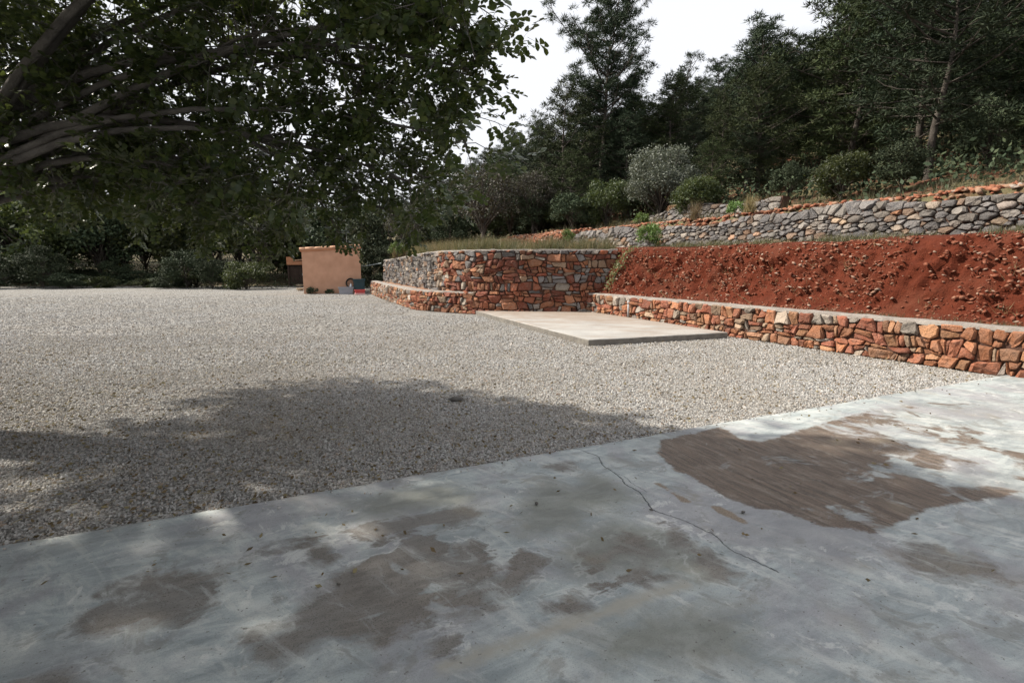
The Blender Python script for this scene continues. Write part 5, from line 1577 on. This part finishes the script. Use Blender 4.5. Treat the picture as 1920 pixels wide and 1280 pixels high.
for (px, py, s, lab) in [(1006, 946, 0.013, 'small dark pebble on the concrete near the middle of the forecourt'), (1221, 958, 0.010, 'dark pebble lying beside the crack in the concrete'), (1393, 962, 0.011, 'small stone at the edge of the bare orange patch'), (855, 752, 0.06, 'dark flat stone lying on the gravel at the edge of the shade')]:
    p = gp(px, py, SLAB_Z if py > 800 else 0.0)
    r = random.Random(px)
    bv = []
    for i in range(3):
        for k in range(8):
            a = k * math.pi / 4
            rr = (0.85, 1.0, 0.55)[i] * r.uniform(.85, 1.12)
            bv.append((math.cos(a) * rr * s * 1.4, math.sin(a) * rr * s, (0, 0.35, 0.7)[i] * s))
    F = [tuple(reversed(range(8))), tuple(range(16, 24))] + [(8 * i + k, 8 * i + (k + 1) % 8, 8 * i + 8 + (k + 1) % 8, 8 * i + 8 + k) for i in range(2) for k in range(8)]
    o = ob('pebble', mesh_py('pebble', bv, F, simple('dark_pebble', (0.06, 0.055, 0.05), (0.12, 0.11, 0.10), 20, 0.9, 0.5, 60), True), None, p + Vector((0, 0, 0.008)))
    o.rotation_euler = (0, 0, r.uniform(0, 3)); tag(o, lab, 'stone')

# ------------------------------------------------------------------ the carob tree overhanging the yard
def build_carob():
    r = random.Random(42); g = np.random.default_rng(42)
    root = empty('carob_tree', (-5.3, 4.3, 0))
    o0 = root.location.copy()
    tag(root, 'large dark carob tree whose leafy branches overhang the yard', 'tree')
    B = [((-0.42, 3.35, 3.00), (.50, .5, .62)), ((-0.32, 3.55, 2.38), (.36, .4, .30)), ((-1.05, 3.9, 2.95), (.75, .7, .8)), ((-1.15, 4.5, 2.25), (.70, .6, .42)),
         ((-1.9, 4.2, 3.1), (.9, .9, .9)), ((-2.1, 5.0, 2.2), (.75, .6, .46)), ((-2.9, 4.6, 3.2), (1.0, 1.0, 1.0)), ((-3.2, 5.5, 2.4), (.9, .8, .6)), ((-4.2, 5.2, 3.6), (1.2, 1.2, 1.2)),
         ((-5.6, 6.2, 3.4), (1.3, 1.2, 1.2)), ((-5.0, 4.3, 4.9), (1.6, 1.5, 1.2)), ((-3.0, 3.4, 4.4), (1.3, 1.2, 1.0)), ((-1.4, 3.3, 3.95), (1.0, .9, .65)), ((-3.6, 2.0, 3.9), (1.3, 1.3, 1.0)),
         ((-2.2, 1.1, 4.2), (1.3, 1.2, .9)), ((-5.6, 2.2, 4.1), (1.5, 1.4, 1.2)), ((-6.9, 4.2, 3.8), (1.5, 1.5, 1.3)), ((-4.3, 0.2, 4.1), (1.5, 1.5, 1.0)), ((-2.8, -0.8, 4.3), (1.5, 1.3, .9)), ((-0.6, 1.2, 4.6), (1.3, 1.2, .8)), ((-1.0, -0.7, 4.7), (1.4, 1.2, .8)), ((-6.4, 0.4, 3.8), (1.5, 1.5, 1.1)), ((-5.2, -1.6, 3.9), (1.5, 1.3, 1.0)), ((-7.6, 2.4, 3.4), (1.3, 1.4, 1.2)), ((-4.2, 3.2, 5.2), (1.6, 1.5, 1.0)), ((-6.8, 5.8, 4.6), (1.4, 1.3, 1.0)), ((-1.85, 4.6, 3.9), (.9, .8, .6)),  # includes unseen lobes added overhead and behind the camera to deepen the shade
         ((-4.4, 5.9, 2.5), (.8, .7, .6)), ((-1.6, 3.9, 2.35), (.6, .5, .45)), ((-2.6, 4.3, 2.3), (.7, .6, .5)), ((-3.7, 4.6, 2.5), (.8, .7, .6)), ((-0.75, 3.9, 2.15), (.42, .4, .28)), ((-2.7, 5.3, 1.95), (.6, .5, .3)), ((-0.75, 3.35, 3.5), (.55, .5, .5)), ((-0.95, 4.6, 1.98), (.45, .4, .22)), ((-1.62, 4.85, 1.83), (.13, .13, .16)), ((-0.25, 3.3, 2.72), (.34, .35, .28)), ((-0.55, 3.35, 3.25), (.45, .4, .4))]
    # trunk and limbs
    mb = MB()
    mb.tube([(0, 0, -.3), (0.05, 0, .15), (0.1, 0.05, .8), (0.25, 0.05, 1.5), (0.35, 0.1, 2.0)], [.46, .36, .30, .29, .26], 12)
    mb.build('trunk', M_CBARK, root, True)
    fork = Vector((-5.3 + 0.33, 4.4, 1.9))
    limbs = []
    for c, rad in B:
        c = Vector(c)
        d = (c - fork)
        pts_ = curve_pts(fork + Vector((r.uniform(-.1, .1), r.uniform(-.1, .1), r.uniform(-.1, .15))), c, 0.10 + r.uniform(0, .06), 9, r)
        w = 0.022 + 0.042 * min(1.6, max(rad))
        if max(rad) < 0.2: pts_ = curve_pts(Vector((-2.1, 4.9, 2.4)), c, 0.1, 5, r); w = 0.015
        m = MB(); m.tube(pts_, [max(0.008, w * (1 - 0.85 * i / (len(pts_) - 1))) for i in range(len(pts_))], 7)
        m.V = [v - o0 for v in m.V]
        m.build('branch', M_CBARK, root, True)
        limbs.append(pts_)
    # sprays of leaves
    def leaf_template(k):
        rr = random.Random(500 + k)
        V, F = [], []
        n = rr.choice([3, 4, 4])
        L = 0.040 * n
        for i in range(n):
            x = L * (0.3 + 0.7 * (i + 0.5) / n)
            for sgn in (-1, 1):
                le = rr.uniform(0.036, 0.050); wi = le * rr.uniform(0.30, 0.36)
                ang = sgn * rr.uniform(0.9, 1.25)
                ca, sa = math.cos(ang), math.sin(ang)
                tl = rr.uniform(-0.35, 0.35)
                b0 = len(V)
                for (u, v) in ((0, 0), (0.35, wi * 0.9), (0.75, wi), (1.0, wi * 0.25), (1.0, -wi * 0.25), (0.75, -wi), (0.35, -wi * 0.9)):
                    px_, py_ = u * le, v
                    V.append((x + px_ * ca - py_ * sa, px_ * sa + py_ * ca, abs(py_) * 0.35 + px_ * tl + py_ * tl))
                F += [(b0, b0 + 6, b0 + 1), (b0 + 6, b0 + 5, b0 + 1), (b0 + 5, b0 + 2, b0 + 1), (b0 + 5, b0 + 4, b0 + 2), (b0 + 4, b0 + 3, b0 + 2)]
        b0 = len(V)
        V += [(0, -0.0015, 0), (0, 0.0015, 0), (L, 0, 0.002)]
        F.append((b0, b0 + 1, b0 + 2))
        return np.array(V), np.array(F)
    T = [leaf_template(k) for k in range(5)]
    tw = MB()
    leaves = []
    for bi, (c, rad) in enumerate(B):
        c = Vector(c)
        vol = 4.19 * rad[0] * rad[1] * rad[2]
        near = c.y > 2.6 and c.x > -4.6 and c.z < 4.2
        nspray = max(5, int(vol * ((52 if c.x > -1.2 else 29 if c.z > 2.65 else 44) if near else (40 if c.y < 2.6 else 22))))  # out-of-view lobes get denser leaves for a deeper shade
        subs = []
        for k in range(max(3, int(nspray / 7))):
            d = Vector((r.gauss(0, 1), r.gauss(0, 1), r.gauss(0, 1))).normalized() * r.uniform(0.25, 0.85)
            e = c + Vector((d.x * rad[0], d.y * rad[1], d.z * rad[2]))
            st = limbs[bi][r.randrange(max(1, len(limbs[bi]) - 3), len(limbs[bi]))]
            pp = curve_pts(st, e, r.uniform(-.05, .12), 7, r)
            tw.tube(pp, [.010, .009, .008, .007, .0055, .004, .003], 4, False)
            subs += pp[2:]
        for k in range(nspray):
            d = Vector((r.gauss(0, 1), r.gauss(0, 1), r.gauss(0, 1))).normalized() * (r.random() ** 0.42)
            p = c + Vector((d.x * rad[0], d.y * rad[1], d.z * rad[2]))
            out = Vector((d.x, d.y, d.z * 0.7 - 0.25)) + Vector((r.gauss(0, .35), r.gauss(0, .35), r.gauss(0, .35)))
            out.normalize()
            L = r.uniform(0.18, 0.36) * (1 if max(rad) > .2 else .5)
            a = p - out * L * 0.6
            near_sub = min(subs, key=lambda s_: (s_ - a).length_squared)
            if (near_sub - a).length < 0.6: tw.tube([near_sub, (near_sub + a) / 2 + Vector((0, 0, .02)), a], [.004, .0035, .003], 3, False)
            b = a + out * L
            tw.tube([a, (a + b) / 2, b + Vector((0, 0, -.02))], [.0035, .003, .002], 3, False)
            nl = int(L / 0.032)
            for m in range(nl):
                f = (m + 0.7) / nl
                q0 = a.lerp(b, f)
                side = out.orthogonal().normalized()
                side.rotate(Matrix.Rotation(m * 2.4 + r.uniform(-.5, .5), 3, out))
                ld = (out * (0.5 + 0.6 * f) + side * 0.9 + Vector((0, 0, -0.12))).normalized()
                up = (Vector((0, 0, 1)) + Vector((r.gauss(0, .35), r.gauss(0, .35), 0)) + side * 0.3)
                yv = up.cross(ld)
                if yv.length < 1e-3: yv = ld.orthogonal()
                yv.normalize(); zv = ld.cross(yv)
                s_ = r.uniform(0.8, 1.2)
                leaves.append((q0, Matrix((ld * s_, yv * s_, zv * s_)).transposed()))
    tw.V = [v - o0 for v in tw.V]
    t_o = tw.build('twigs', M_CBARK, root); t_o['kind'] = 'stuff'
    # the leaves that show largest are objects of their own, the others one mass
    def key(l):
        p = l[0]
        if p.y < 1.2: return 1e9
        inside = abs(p.x) < 0.62 * p.y and (p.z - EYE) < 0.5 * p.y
        return p.y if inside else 1e8
    leaves.sort(key=key)
    lm = [mesh_np('leaf', v, f, M_CAROB) for v, f in T]
    for i, (p, M) in enumerate(leaves[:290]):
        o = ob('leaf', lm[i % 5], root)
        M4 = M.to_4x4(); M4.translation = p - o0
        o.matrix_local = M4
    VV, FF, n0 = [], [], 0
    for i, (p, M) in enumerate(leaves[290:]):
        v, f = T[i % 5]
        VV.append(v @ np.array(M).T + np.array(p - o0)); FF.append(f + n0); n0 += len(v)
    c = ob('crown', mesh_np('crown', np.vstack(VV), np.vstack(FF), M_CAROB), root)
    c['kind'] = 'stuff'
    print('carob leaves', len(leaves), 'tris', sum(len(f) for f in FF))
build_carob()
